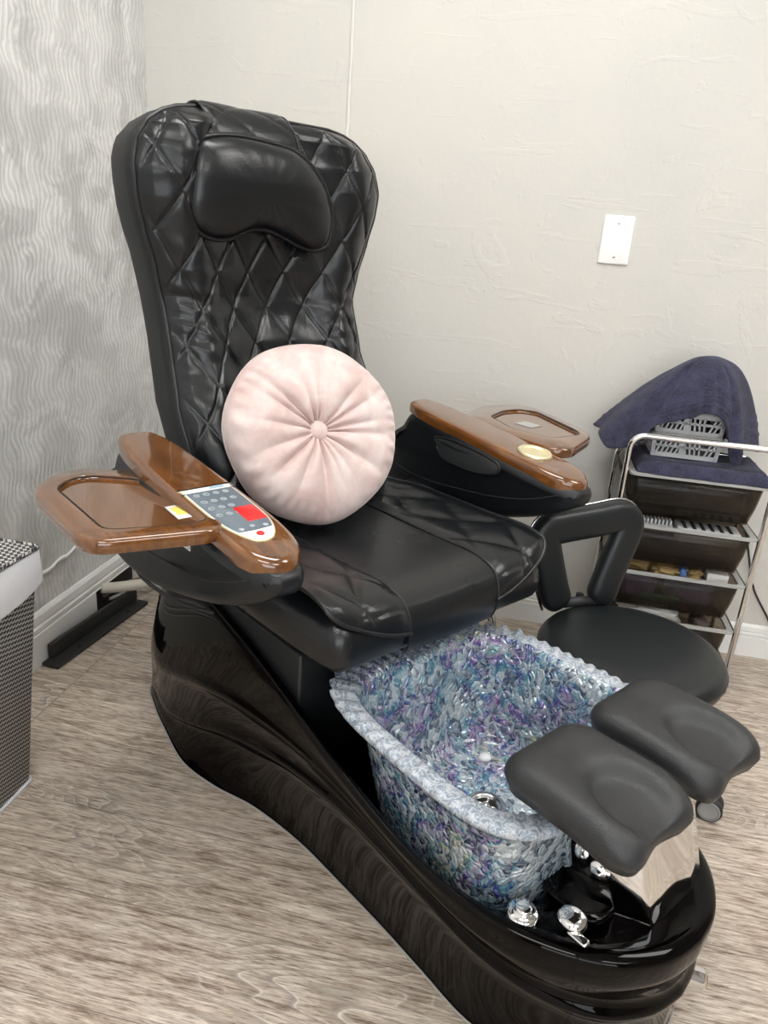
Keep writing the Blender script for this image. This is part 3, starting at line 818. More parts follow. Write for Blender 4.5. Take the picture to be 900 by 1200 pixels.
# --- side trays
trays = [
 (-1, .722, [(-.379, -.553), (-.418, -.513), (-.433, -.467), (-.384, -.400), (-.344, -.372), (-.238, -.366), (-.115, -.374), (-.086, -.391), (-.076, -.414), (-.118, -.560), (-.149, -.573), (-.339, -.566)],
  [(-.350, -.532), (-.385, -.500), (-.390, -.465), (-.335, -.402), (-.242, -.382), (-.130, -.386), (-.112, -.405), (-.112, -.43), (-.150, -.537)]),
 (1, .730, [(-.400, .440), (-.440, .527), (-.459, .597), (-.440, .666), (-.391, .702), (-.30, .672), (-.155, .606), (-.116, .565), (-.072, .430), (-.097, .395), (-.20, .398), (-.33, .405)],
  [(-.365, .50), (-.395, .59), (-.385, .645), (-.345, .664), (-.165, .587), (-.140, .56), (-.15, .47), (-.25, .45)]),
]
def rounded(poly, n=6, k=.25):
    out = []; m = len(poly)
    for i in range(m):
        p0, p1, p2 = Vector(poly[i - 1]), Vector(poly[i]), Vector(poly[(i + 1) % m])
        a = p1.lerp(p0, min(k, .02 / max((p0 - p1).length, 1e-6))); b = p1.lerp(p2, min(k, .02 / max((p2 - p1).length, 1e-6)))
        for q in range(n + 1):
            t = q / n; out.append(tuple(a.lerp(p1, t).lerp(p1.lerp(b, t), t)))
    return out
for sgn, zt, out, rec in trays:
    tr = empty('side_tray'); tr.parent = CH
    o_ = rounded(out, 4, .4); r_ = rounded(rec, 4, .4)
    n = len(o_)
    # match ring counts by angular resampling around the recess centre
    cx = sum(p[0] for p in rec) / len(rec); cy = sum(p[1] for p in rec) / len(rec)
    def radial(poly, ang):
        best = None; d = (cos(ang), sin(ang)); m = len(poly)
        for i in range(m):
            x1, y1 = poly[i][0] - cx, poly[i][1] - cy; x2, y2 = poly[(i + 1) % m][0] - cx, poly[(i + 1) % m][1] - cy
            ex, ey = x2 - x1, y2 - y1; den = d[0] * ey - d[1] * ex
            if abs(den) < 1e-12: continue
            t = (x1 * ey - y1 * ex) / den; s = (x1 * d[1] - y1 * d[0]) / den
            if t > 0 and -1e-6 <= s <= 1 + 1e-6: best = t if best is None else max(best, t)
        return (cx + d[0] * best, cy + d[1] * best)
    A = [2 * PI * k / 144 for k in range(144)]
    O_ = [radial(o_, a) for a in A]; I_ = [radial(r_, a) for a in A]
    L = [(offset(O_, .008), zt - .023), (offset(O_, .002), zt - .021), (O_, zt - .016), (O_, zt - .006), (offset(O_, .002), zt - .002), (offset(O_, .005), zt),
         (I_, zt), (offset(I_, .003), zt - .003), (offset(I_, .004), zt - .006), ([(cx + (p[0] - cx) * .4, cy + (p[1] - cy) * .4) for p in I_], zt - .006), ([(cx + (p[0] - cx) * .01, cy + (p[1] - cy) * .01) for p in I_], zt - .006)]
    tp = MB().add(*rings([[Vector((a, b, z)) for a, b in ring] for ring, z in L])).build('tray_board', M['wood'], tr, sharp=40)
    MB().tube([Vector((a, b, zt - .0015)) for a, b in offset(I_, .003)], .0013, 5, True).build('tray_groove', M['dark'], tr)
    if sgn < 0:
        q = [(-.207, -.412), (-.204, -.389), (-.144, -.388), (-.147, -.415)]
        q = [(-.205, -.422), (-.205, -.396), (-.150, -.399), (-.150, -.427)]
        MB().add(*slab(q, 0, .0006, .0001, lambda a, b, t: Vector((a, b, zt - .006 + t)), 1)).build('sticker', M['sticker'], tr)
        q2 = [(-.195, -.418), (-.195, -.402), (-.163, -.404), (-.163, -.421)]
        MB().add(*slab(q2, 0, .0011, .0001, lambda a, b, t: Vector((a, b, zt - .006 + t)), 1)).build('sticker_print', M['yellow'], tr)
        MB().box(-.165, -.135, -.418, -.412, .668, .698).build('tray_bracket', M['steel'], tr, smooth=False, bevel=.001)
    else:
        MB().box(-.30, -.25, .52, .56, zt - .006, zt - .0045).build('tray_label', M['light_plastic'], tr, smooth=False)
    MB().add(*slab(circle(-.22, .68, .018, 20), -.012, .012, .003, lambda a, b, t: Vector((a, sgn * .408 + t, b)))).build('tray_hinge', M['black_metal'], tr)

# --- prow shaped chrome support under the foot rests
def prow(z, uf, hw):
    pts = [(uf - .003, 0), (uf, hw * .5), (uf - .004, hw), (uf - .010, hw + .006), (uf - .05, hw + .022), (uf - .10, hw + .040), (uf - .13, hw + .03), (uf - .13, 0)]
    r = [Vector((a, .030 + b, z)) for a, b in pts]
    return r + [Vector((a, .030 - b, z)) for a, b in pts[-2:0:-1]]
PR = [prow(.205, .492, .050), prow(.225, .494, .060), prow(.25, .490, .070), prow(.29, .476, .075), prow(.33, .463, .074), prow(.385, .450, .070), prow(.43, .442, .066)]
MB().add(*rings(PR)).build('foot_rest_support', M['chrome'], CH)
wn(CH.children[-1], 24)
MB().add(*slab(rrect(.335, .44, -.11, .11, .03, 6), .225, .236, .004, lambda a, b, t: Vector((a, b, t)))).build('support_plinth', M['gloss'], CH)

# --- foot rests
def fr_geo(vc):
    out = rrect(0, 1, -1, 1, .30, 10)
    o2 = []
    L, Wd = .212, .090
    for a, b in rrect(-L / 2, L / 2, -Wd, Wd, .038, 8): o2.append((a, b))
    # resample for density
    dense = []
    for i in range(len(o2)):
        p, q = Vector(o2[i]), Vector(o2[(i + 1) % len(o2)])
        k = max(1, int((q - p).length / .012))
        for t in range(k): dense.append(tuple(p.lerp(q, t / k)))
    # waist on the long sides, scalloped outer end
    fin = []
    for a, b in dense:
        b *= 1 - .05 * cos(a / L * 2 * PI) * 0 + .03 * (a / L)
        if a > L * .30: a += -.006 * cos(b / Wd * PI * 1.0) * ((a / L - .30) / .2)
        fin.append((a, b))
    def to(a, b, t):
        # arch: rises slowly from tub side then rolls down at the outer end
        z = .452 - 1.35 * max(0, a - .0) ** 2 - .8 * max(0, -a - .04) ** 2
        roll = .06 * (b / Wd)
        return Vector((.397 + a, vc + b, z + t))
    def h(s, a, b):
        base = .028 * math.sqrt(max(0, 1 - s ** 7))
        x, y = (a - .052) / .062, b / .050
        dish = -.019 / (1 + (x * x + y * y) ** 5)
        groove = -.004 * math.exp(-(b / .03) ** 2)
        return base + (dish + groove) * (1 - s ** 8)
    return puff(fin, h, to, 40, (0, 0), -.022)
for vc in (-.106, .100):
    t = MB().add(*fr_geo(vc)).build('foot_rest', M['foam'], CH)
    MB().box(.34, .44, vc - .05, vc + .05, .41, .437).build('foot_rest_plate', M['black_metal'], t, smooth=False)

# --- knobs on the deck
def knob(u, v, z, nm):
    o = MB().add(*lathe([(.0001, .020), (.010, .0195), (.0125, .017), (.0125, .012), (.019, .011), (.023, .007), (.0245, .002), (.0245, -.006)], 40, axisM((u, v, z), (.05, -.05, 1)))).build(nm, M['chrome'], CH)
    return o
knob(.362, -.172, .233, 'air_control_knob')
tp = MB().add(*lathe([(.0001, .024), (.010, .0235), (.018, .020), (.0215, .014), (.020, .006), (.019, -.006)], 40, axisM((.415, -.130, .234), (.05, -.05, 1))))
tp.build('water_valve_knob', M['chrome'], CH)
MB().add(*slab(rrect(.42, .452, -.152, -.137, .005, 4), .235, .244, .003, lambda a, b, t: Vector((a, b, t)))).build('valve_lever', M['chrome'], CH)
cap = MB().add(*lathe([(.0001, .030), (.012, .030), (.015, .027), (.017, .024), (.017, .004), (.019, .002), (.019, -.01)], 28, axisM((.512, .085, .066), (.85, .5, .0))))
cap.build('drain_outlet', M['chrome'], CH)
MB().add(*lathe([(.0001, .0312), (.011, .0312), (.0115, .028)], 24, axisM((.512, .085, .066), (.85, .5, .0)))).build('outlet_cap', M['gold'], CH.children[-1])
# cord under the left arm
MB().tube(catmull([(-.50, -.33, .53), (-.515, -.34, .48), (-.50, -.32, .44), (-.44, -.28, .41), (-.38, -.243, .405)], 6), .004, 8).build('arm_cord', M['black_metal'], CH)

# ------------------------------------------------------------------ round pillow
cu = empty('throw_pillow', (0, 0, 0)); 
tag(cu, 'round pale pink velvet pillow with a centre button, leaning on the seat', 'pillow')
ang = math.radians(-37)
Fv = Vector((cos(ang), sin(ang), 0)); Vv = Vector((-sin(ang), cos(ang), 0)); O3 = Vector((-.09, 1.18, 0))
def W(u, v, z): return O3 + Fv * u + Vv * v + Vector((0, 0, z))
nrm = (Fv * .90 - Vv * .22 + Vector((0, 0, .42))).normalized()
pc = W(-.358, -.037, .750)
cu.matrix_world = axisM(pc, nrm, Vv)
random.seed(11)
pl_ = [(k * 2 * PI / 17 + random.uniform(-.15, .15), random.uniform(.5, 1.5), random.uniform(.22, .42)) for k in range(17)]
def cush(side):
    def f(i, j):
        r = i; a = 2 * PI * j
        rr = sin(r * PI / 2) if r < 1 else 1
        rr = r
        Rm = .178 * (1 + .012 * sin(3 * a + 1) + .008 * sin(7 * a))
        h = .060 * (1 - rr ** 4.5) ** .5 if rr < 1 else 0
        h *= (1 - .66 * math.exp(-(rr / .17) ** 1.5))
        p = 0
        for a0, am, wd in pl_:
            d = (a - a0 + PI) % (2 * PI) - PI
            w = wd * (.22 + .35 * rr)
            p += -am * .013 * math.exp(-abs(d / w * 1.3) ** 1.3) * math.exp(-((rr - .25) / (.22 + .25 * am)) ** 2)
        p += .0022 * sin(34 * a + 5 * sin(3 * a)) * math.exp(-((rr - .92) / .09) ** 2)
        p += .004 * noise.noise(Vector((rr * 3 * cos(a), rr * 3 * sin(a), side)))
        k = 1 if rr < .999 else 0
        return Vector((Rm * rr * cos(a), Rm * rr * sin(a), side * (h + p * k * min(1, (1 - rr) * 12))))
    return grid(f, 80, 260)
MB().add(*cush(1)).add(*cush(-1)).build('cover', M['velvet'], cu)
MB().add(*lathe([(.0001, .038), (.010, .037), (.018, .033), (.0215, .027), (.0215, .018)], 32)).build('button', M['velvet'], cu)
MB().tube([(.0222 * cos(k * .2618), .0222 * sin(k * .2618), .0245) for k in range(24)], .0012, 5, True).build('button_seam', mat('brown seam', (.12, .07, .06), .8), cu)

# ------------------------------------------------------------------ stool
sc_ = W(.135, .452, 0)
ST_ = empty('rolling_stool', sc_)
tag(ST_, 'black round rolling stool with padded horseshoe back, beside the foot tub', 'stool')
MB().add(*lathe([(.0001, .300), (.160, .300), (.180, .303), (.190, .312), (.194, .326), (.192, .340), (.184, .350), (.166, .356), (.10, .358), (.0001, .359)], 72)).build('seat', M['vinyl'], ST_)
MB().tube([(.1925 * cos(k * PI / 36), .1925 * sin(k * PI / 36), .332) for k in range(72)], .0028, 6, True).build('seat_piping', M['piping'], ST_)
MB().add(*lathe([(.0001, .296), (.10, .296), (.10, .302), (.0001, .302)], 32)).build('seat_plate', M['black_metal'], ST_)
MB().add(*lathe([(.03, .07), (.03, .17), (.022, .17), (.014, .175), (.014, .298)], 24)).build('gas_column', M['chrome'], ST_)
tgt = W(.338, .540, 0) - sc_
a0 = math.atan2(tgt.y, tgt.x)
for k in range(5):
    a = a0 + k * 2 * PI / 5
    d = Vector((cos(a), sin(a), 0)); nrm_ = Vector((-sin(a), cos(a), 0))
    leg = MB().tube([d * .02 + Vector((0, 0, .095)), d * .12 + Vector((0, 0, .085)), d * .205 + Vector((0, 0, .068))], [.02, .016, .012], 10).build('leg', M['chrome'], ST_)
    c = d * .222 + Vector((0, 0, .027))
    for s_ in (-1, 1):
        wv = MB().add(*lathe([(.010, 0), (.0255, .001), (.027, .004), (.027, .014), (.0255, .017), (.019, .018), (.018, .013), (.0001, .013)], 28, axisM(c + Vector((-.28, -.96, 0)) * (.004 + (-.0) ) * 1 + Vector((-.0, 0, 0)) if s_ > 0 else c + Vector((.28, .96, 0)) * .004, Vector((-.28, -.96, 0)) * s_)))
        wl = wv.build('caster_wheel', M['rubber' if False else 'black_metal'], ST_)
        MB().add(*lathe([(.0185, .0175), (.0215, .0185), (.0235, .0172)], 28, axisM(c + Vector((-.28, -.96, 0)) * .004 * s_, Vector((-.28, -.96, 0)) * s_))).build('hub_ring', M['rubber'], wl)
    MB().tube([c + Vector((0, 0, .0)), c + Vector((0, 0, .045))], .006, 8).build('caster_stem', M['chrome'], ST_)
# padded back: plane behind the seat
bn = Vector((.47, -.88, 0)).normalized(); bw_ = Vector((.88, .47, 0))
Bc = Vector((-.47, .88, 0)) * .185
def bk3(a, b, t):
    lean = .10 * (b - .36)
    return Bc + bw_ * a + bn * (t - lean) + Vector((0, 0, b))
# outline as inverted U with thick legs (a across, b height)
cl_ = catmull([(-.070, .348, 0), (-.090, .395, 0), (-.112, .465, 0), (-.124, .512, 0), (-.115, .536, 0), (-.085, .543, 0), (.0, .554, 0), (.055, .562, 0), (.082, .554, 0), (.086, .528, 0), (.064, .462, 0), (.044, .400, 0), (.030, .350, 0)], 8)
Rg = []
for i_, p in enumerate(cl_):
    q0 = cl_[max(i_ - 1, 0)]; q1 = cl_[min(i_ + 1, len(cl_) - 1)]
    tn = (q1 - q0).normalized(); nn_ = Vector((-tn.y, tn.x))
    end = min(i_, len(cl_) - 1 - i_); e_ = math.sqrt(min(1, (end + .4) / 5))
    ring = []
    for k in range(24):
        a = 2 * PI * k / 24
        x = math.copysign(abs(cos(a)) ** .6, cos(a)) * .036 * e_; y = math.copysign(abs(sin(a)) ** .7, sin(a)) * .021 * e_
        ring.append(bk3(p.x + nn_.x * x, p.y + nn_.y * x, y))
    Rg.append(ring)
bo = MB().add(*rings(Rg)).build('backrest', M['vinyl'], ST_)
oc = []
for i_, p in enumerate(cl_[2:-2]):
    q0 = cl_[i_ + 1]; q1 = cl_[i_ + 3]; tn = (q1 - q0).normalized()
    oc.append((p.x - tn.y * .0365, p.y + tn.x * .0365))
MB().tube([bk3(a, b, -.012) for a, b in oc], .0035, 6).build('backrest_piping', M['steel'], bo)  # steel finish stands in for light catching the pad's upper edge
MB().tube([bk3(a, b, 0) for a, b in ((-.06, .36), (-.02, .362), (.03, .36))], .012, 10).build('backrest_bracket', M['black_metal'], bo)
MB().tube(catmull([Vector((0, 0, .29)), Bc * .8 + Vector((0, 0, .288)), Bc * 1.12 + Vector((0, 0, .30)), Bc * 1.16 + Vector((0, 0, .345)), Bc * 1.16 + Vector((0, 0, .365))], 6), .009, 10).build('back_post', M['black_metal'], ST_)

# ------------------------------------------------------------------ drawer cart
CX0, CX1, CY0, CY1 = .277, .640, 1.93, 2.15
CT = empty('drawer_cart', ((CX0 + CX1) / 2, (CY0 + CY1) / 2, 0))
tag(CT, 'chrome tube cart with slanted smoky drawers by the beige wall', 'cart')
co = Vector(CT.location)
def T(p): return Vector(p) - co
def hoop(y, top, x0=CX0, x1=CX1, r=.035):
    pts = [(x0, y, .05), (x0, y, top - r)]
    for k in range(1, 7): a = PI - PI / 2 * k / 6; pts.append((x0 + r + r * cos(a), y, top - r + r * sin(a)))
    for k in range(0, 7): a = PI / 2 - PI / 2 * k / 6; pts.append((x1 - r + r * cos(a), y, top - r + r * sin(a)))
    pts.append((x1, y, .05)); return [T(p) for p in pts]
MB().tube(hoop(CY0, .697), .008, 12).build('front_frame', M['chrome'], CT)
MB().tube(hoop(CY1, .62), .008, 12).build('rear_frame', M['chrome'], CT)
for x in (CX0, CX1):
    for z in (.585, .45, .315, .18, .07):
        MB().tube([T((x, CY0, z)), T((x, CY1, z))], .005, 8).build('side_rail', M['black_metal'], CT)
for x in (CX0, CX1):
    for y in (CY0, CY1):
        MB().add(*slab(circle(0, .022, .021, 20), -.008, .008, .004, lambda a, b, t: T((x + t, y + a, b)))).build('caster', M['black_metal'], CT)
        MB().tube([T((x, y, .03)), T((x, y, .06))], .005, 8).build('caster_stem', M['steel'], CT)
DR = [.600, .462, .328, .193]
for zr in DR:
    dr_ = empty('drawer'); dr_.parent = CT
    # open tapered bin: rings outer bottom->rim->inner
    def rg(x0, x1, y0, y1, z, r=.012): return [T((a, b, z)) for a, b in rrect(x0, x1, y0, y1, r, 4)]
    X0, X1, Y0, Y1 = .296, .626, 1.925, 2.14
    R_ = [rg(X0 + .018, X1 - .018, Y0 + .03, Y1 - .02, zr - .112), rg(X0 + .012, X1 - .012, Y0 + .012, Y1 - .012, zr - .06), rg(X0 + .006, X1 - .006, Y0 + .004, Y1 - .004, zr - .004)]
    R2 = [rg(X0 + .009, X1 - .009, Y0 + .007, Y1 - .007, zr - .004), rg(X0 + .015, X1 - .015, Y0 + .015, Y1 - .015, zr - .06), rg(X0 + .021, X1 - .021, Y0 + .033, Y1 - .023, zr - .109)]
    MB().add(*rings(R_ + R2)).build('drawer_bin', M['smoky'], dr_)
    # flange all round
    fl = [rg(X0 + .009, X1 - .009, Y0 + .007, Y1 - .007, zr - .006), rg(X0 - .006, X1 + .006, Y0 - .006, Y1 + .002, zr - .006), rg(X0 - .006, X1 + .006, Y0 - .006, Y1 + .002, zr), rg(X0 + .009, X1 - .009, Y0 + .007, Y1 - .007, zr)]
    V_, F_ = rings(fl, False, False); n_ = len(fl[0])
    F_ += [(k, (k + 1) % n_, 3 * n_ + (k + 1) % n_, 3 * n_ + k) for k in range(n_)]
    MB().add(V_, F_).build('drawer_rim', M['light_plastic'], dr_, sharp=40)

# things in the drawers
def lump(name, c, sx, sy, sz, m, label, cat, group=None, seed=0, rz=0.0, f=2.2, amp=.22):
    o = empty('x')
    bpy.data.objects.remove(o)
    V = []; nu, nv = 24, 36; Fc = []
    for i in range(nu + 1):
        th = PI * i / nu
        for j in range(nv):
            ph = 2 * PI * j / nv
            d = Vector((sin(th) * cos(ph), sin(th) * sin(ph), cos(th)))
            e = .55
            q = Vector([math.copysign(abs(t) ** e, t) for t in d])
            q *= 1 + amp * noise.noise(d * f + Vector((seed, 0, 0))) + .3 * amp * noise.noise(d * f * 3 + Vector((seed, 3, 0)))
            V.append((q.x * sx, q.y * sy, q.z * sz))
    for i in range(nu):
        for j in range(nv): Fc.append((i * nv + j, i * nv + (j + 1) % nv, (i + 1) * nv + (j + 1) % nv, (i + 1) * nv + j))
    o = mesh_obj(name, V, Fc, m, None, True, c); o.rotation_euler = (0, 0, rz)
    tag(o, label, cat, group); return o
lump('folded_towel', (.378, 2.015, .264), .045, .045, .036, M['purple'], 'purple towel bundled at the left of the third drawer', 'towel', 'towels in the third drawer', 1)
lump('folded_towel', (.515, 2.015, .264), .065, .045, .036, M['purple'], 'bluish purple towel filling the right of the third drawer', 'towel', 'towels in the third drawer', 5)
lump('green_towel', (.430, 1.962, .243), .055, .008, .010, M['green'], 'green cloth showing low through the third drawer front', 'cloth', None, 3)
lump('foil_packet', (.365, 2.03, .318), .038, .045, .014, M['packet'], 'brown gold packet at the left on top of the third drawer', 'packet', 'packets in the third drawer', 7, f=3, amp=.4)
lump('foil_packet', (.44, 2.00, .318), .038, .04, .014, M['packet'], 'brown gold packet in the middle on top of the third drawer', 'packet', 'packets in the third drawer', 9, f=3, amp=.4)
lump('foil_packet', (.512, 2.01, .320), .022, .045, .014, M['packet'], 'gold packet beside the white box in the third drawer', 'packet', 'packets in the third drawer', 12, f=3, amp=.4)
lump('blue_packet', (.482, 1.975, .322), .009, .015, .016, mat('blue wrapper', (.08, .16, .42), .4), 'small blue wrapper between the gold packets', 'packet', None, 4)
tag(MB().box(.545, .60, 1.97, 2.07, .305, .333).build('paper_box', M['white'], smooth=False, bevel=.002), 'small white box at the right of the third drawer', 'box')
lump('plastic_bag', (.425, 2.03, .165), .075, .055, .034, M['bag'], 'white crumpled plastic bag in the bottom drawer', 'bag', None, 6, f=4, amp=.45)
lump('dark_roll', (.56, 2.0, .170), .022, .035, .022, mat('brown roll', (.10, .075, .06), .6), 'dark brown roll at the right of the bottom drawer', 'roll', None, 8)
lump('dark_towel', (.40, 2.015, .545), .075, .05, .038, terry('navy towel in drawer', (.012, .016, .04), (.04, .05, .12)), 'dark navy towels seen through the top drawer', 'towel', None, 15)
# ribbed grey rack lying in second drawer
rk = empty('ribbed_rack', (.36, 1.975, .455))
tag(rk, 'grey ribbed plastic rack standing in the second drawer', 'rack')
rb = MB().box(-.05, .07, -.012, .012, -.02, 0)
rb.build('rack_base', M['grey_plastic'], rk, smooth=False, bevel=.002)
rr = MB()
for k in range(12): rr.box(-.048 + k * .0098, -.043 + k * .0098, -.014, .014, 0, .014)
rr.build('rack_teeth', M['grey_plastic'], rk, smooth=False)
tg = empty('file_tray', (.52, 1.985, .452)); tag(tg, 'pale grey slotted tray lying right of the ribbed rack', 'tray')
MB().add(*slab(rrect(-.08, .08, -.04, .04, .01, 4), -.03, .006, .003, lambda a, b, t: Vector((a, b, t)))).build('tray_body', M['grey_plastic'], tg)
sl_ = MB()
for k in range(6): sl_.box(-.065 + k * .023, -.055 + k * .023, -.03, .03, .006, .0068)
sl_.build('tray_slots', M['dark'], tg, smooth=False)

# ------------------------------------------------------------------ towels + baskets on top of the cart
def flat_towel():
    def f(i, j):
        x = -.145 + .325 * i; y = -.10 + .20 * j
        ed = min(1, min(i, 1 - i) * 18, min(j, 1 - j) * 12) ** .5
        z = .030 * ed + .006 * noise.noise(Vector((x * 14, y * 14, 0))) * ed
        y -= .012 * noise.noise(Vector((x * 10, 0, 5))) * (1 - j)
        return Vector((x, y, z))
    V, Fc = grid(f, 50, 30)
    V2 = [Vector((p.x, p.y, 0.001)) for p in V]
    return V + V2, Fc + [tuple(k + len(V) for k in q[::-1]) for q in Fc]
lt = mesh_obj('flat_towel', *flat_towel(), M['terry'], None, True, (.452, 2.025, .602))
tag(lt, 'navy terry towel lying flat across the top drawer under the grey baskets', 'towel')

def basket(z0, h, label):
    b = empty('plastic_basket', (.424, 2.052, z0)); tag(b, label, 'basket', 'grey slotted baskets on the cart')
    x, y = .078, .055
    tk = .004
    m = MB()
    # front wall with slanted slots built as bars
    def wall(fn, L):
        mm = MB()
        def bar(a0, z0_, a1, z1_, w):
            d = Vector((a1 - a0, z1_ - z0_)); d.normalize(); nn = Vector((-d.y, d.x)) * w / 2
            q = [(a0 + nn.x, z0_ + nn.y), (a1 + nn.x, z1_ + nn.y), (a1 - nn.x, z1_ - nn.y), (a0 - nn.x, z0_ - nn.y)]
            V = [fn(a, b_, t) for t in (0, tk) for a, b_ in q]
            mm.add(V, [(0, 1, 2, 3), (7, 6, 5, 4), (0, 4, 5, 1), (1, 5, 6, 2), (2, 6, 7, 3), (3, 7, 4, 0)])
        bar(-L, .006, L, .006, .012); bar(-L, h * .5, L, h * .5, .006); bar(-L, h - .008, L, h - .008, .016)
        for sg in (-1, 1): bar(sg * L, 0, sg * L, h, .01)
        k = -L + .008
        n = 0
        while k < L - .012:
            sl2 = .012 if (n // 5) % 2 == 0 else -.006
            if n % 8 == 5:
                bar(k + .004, .01, k + .004, h - .01, .014); k += .014
            else:
                bar(k, .01, k + sl2, h - .012, .0045); k += .0115
            n += 1
        return mm
    f1 = wall(lambda a, b_, t: Vector((a * (1 + .04 * b_ / h), -y - t - .004 * b_ / h, b_)), x)
    f2 = wall(lambda a, b_, t: Vector((a, y + t, b_)), x)
    f3 = wall(lambda a, b_, t: Vector((-x - t, a, b_)), y)
    f4 = wall(lambda a, b_, t: Vector((x + t, a, b_)), y)
    m.add(f1.v, f1.f).add(f2.v, f2.f).add(f3.v, f3.f).add(f4.v, f4.f)
    m.build('slotted_wall', M['grey_plastic'], b, smooth=False)
    MB().box(-x, x, -y, y, 0, .004).build('basket_floor', M['grey_plastic'], b, smooth=False)
    rim = rrect(-x - .008, x + .008, -y - .010, y + .008, .012, 4)
    MB().tube([Vector((a, b_, h)) for a, b_ in rim], .0045, 8, True).build('rim', M['light_plastic'], b)
basket(.634, .060, 'lower grey slotted plastic basket on the navy towel')
basket(.697, .060, 'upper grey slotted plastic basket half covered by the draped towel')

def draped():
    # hem control points around the stack: (x, y, z); apex over the stack
    hem = [(.262, 1.945, .655), (.300, 1.946, .675), (.325, 1.947, .715), (.378, 1.947, .741), (.415, 1.947, .751), (.45, 1.947, .768), (.478, 1.947, .760), (.505, 1.947, .738), (.520, 1.947, .693), (.529, 1.945, .648), (.541, 1.945, .646), (.552, 1.96, .67), (.575, 2.0, .685), (.602, 2.04, .665), (.615, 2.09, .66), (.60, 2.14, .66), (.50, 2.165, .67), (.40, 2.17, .67), (.30, 2.165, .67), (.225, 2.14, .675), (.198, 2.08, .682), (.190, 2.02, .685), (.205, 1.97, .68), (.228, 1.935, .655)]
    H = catmull(hem, 8, True); n = len(H)
    apx = Vector((.437, 2.035, .895))
    # shoulder ring: horizontal extents of the stack under the towel
    def f(i, j):
        h = H[int(round(j * n)) % n]
        t = i
        a = math.atan2(h.y - apx.y, h.x - apx.x)
        d = h - apx
        kl_ = (1 - cos(a)) / 2; hor = t ** (.66 + .26 * kl_); ver = t ** (2.1 - .8 * kl_)
        p = Vector((apx.x + d.x * hor, apx.y + d.y * hor, apx.z + d.z * ver))
        fold = .010 * sin(a * 9 + 1.0) * t ** 1.5 * (1 if a > 0 or a < -2.6 or a > -.4 else .35) + .004 * sin(a * 17) * t ** 3
        rad = Vector((cos(a), sin(a), 0))
        p += rad * fold
        p.z += .003 * noise.noise(p * 22)
        p += rad * .003 * (math.exp(-((t - .84) / .012) ** 2) + math.exp(-((t - .90) / .012) ** 2))
        if t > .78 and (t - .78) < .03: p += rad * .0015
        p.y = min(p.y, 2.168)
        return p
    return grid(f, 60, n)
V_, F_ = draped()
dt = mesh_obj('draped_towel', V_, F_, M['terry'])
m_ = dt.modifiers.new('s', 'SOLIDIFY'); m_.thickness = .007; m_.offset = -1
tag(dt, 'navy terry towel draped in a peak over the grey baskets', 'towel')

# cord hanging by the cart
c_ = MB().tube(catmull([(.655, 2.181, .60), (.665, 2.182, .50), (.672, 2.182, .42), (.70, 2.182, .33), (.74, 2.182, .22), (.80, 2.175, .13), (.84, 2.165, .05), (.85, 2.13, .006), (.90, 2.1, .005)], 8), .003, 8).build('power_cord', M['black_metal'])
tag(c_, 'thin black power cord hanging on the wall right of the cart', 'cord')

# ------------------------------------------------------------------ hamper
HP = empty('laundry_hamper', (-1.02, .98, 0))
tag(HP, 'black and white woven laundry hamper with a white liner at the left edge', 'hamper')
def hr(k, z, dx=0):
    x0 = -1.128 + (-.022) * k; x1 = -.903 + .033 * k; y0 = .82 - .03 * k; y1 = 1.106 + .048 * k
    return [Vector((a + 1.02, b - .98, z)) for a, b in rrect(x0 - dx, x1 + dx, y0 - dx, y1 + dx, .012, 5)]
MB().add(*rings([hr(0, .006), hr(1, .515), hr(1, .522, -.004), hr(1, .522, -.012)])).build('woven_body', M['weave'], HP)
R_ = [hr(0, 0, .003), hr(0.02, .010, .003)]
MB().add(*rings(R_)).build('bottom_trim', M['liner'], HP)
# liner turned over the rim with a sagging lower edge
nn = len(hr(1, 0)); lr = []
for zt, dx, sg in ((.515, -.006, 0), (.518, .002, 0), (.513, .004, 0), (.47, .006, .5), (.455, .006, 1)):
    ring = hr(1, zt, dx); rr_ = []
    for p in ring:
        dip = .03 * sg * (1 - abs(p.y - .0) / .2) + .012 * sg * noise.noise(p * 9)
        rr_.append(Vector((p.x, p.y, p.z - max(dip, -.01))))
    lr.append(rr_)
# denser ring for the sag
def dens(r, k=4):
    out = []
    for i in range(len(r)):
        a, b = r[i], r[(i + 1) % len(r)]
        m = 1 if (a - b).length < .02 else 12
        for t in range(m): out.append(a.lerp(b, t / m))
    return out
lr = []
for zt, dx, sg in ((.512, -.002, 0), (.5165, .001, 0), (.513, .004, 0), (.47, .006, .5), (.452, .006, 1)):
    ring = dens(hr(1, zt, dx)); rr_ = []
    for p in ring:
        s_ = max(0, 1 - (p.y / .17) ** 2)
        rr_.append(Vector((p.x, p.y, p.z - .028 * sg * s_ + .006 * sg * noise.noise(p * 14))))
    lr.append(rr_)
MB().add(*rings(lr, False, False)).build('liner', M['liner'], HP)
MB().tube(dens(hr(1, .52, .002)), .004, 6, True).build('rim', M['weave'], HP)

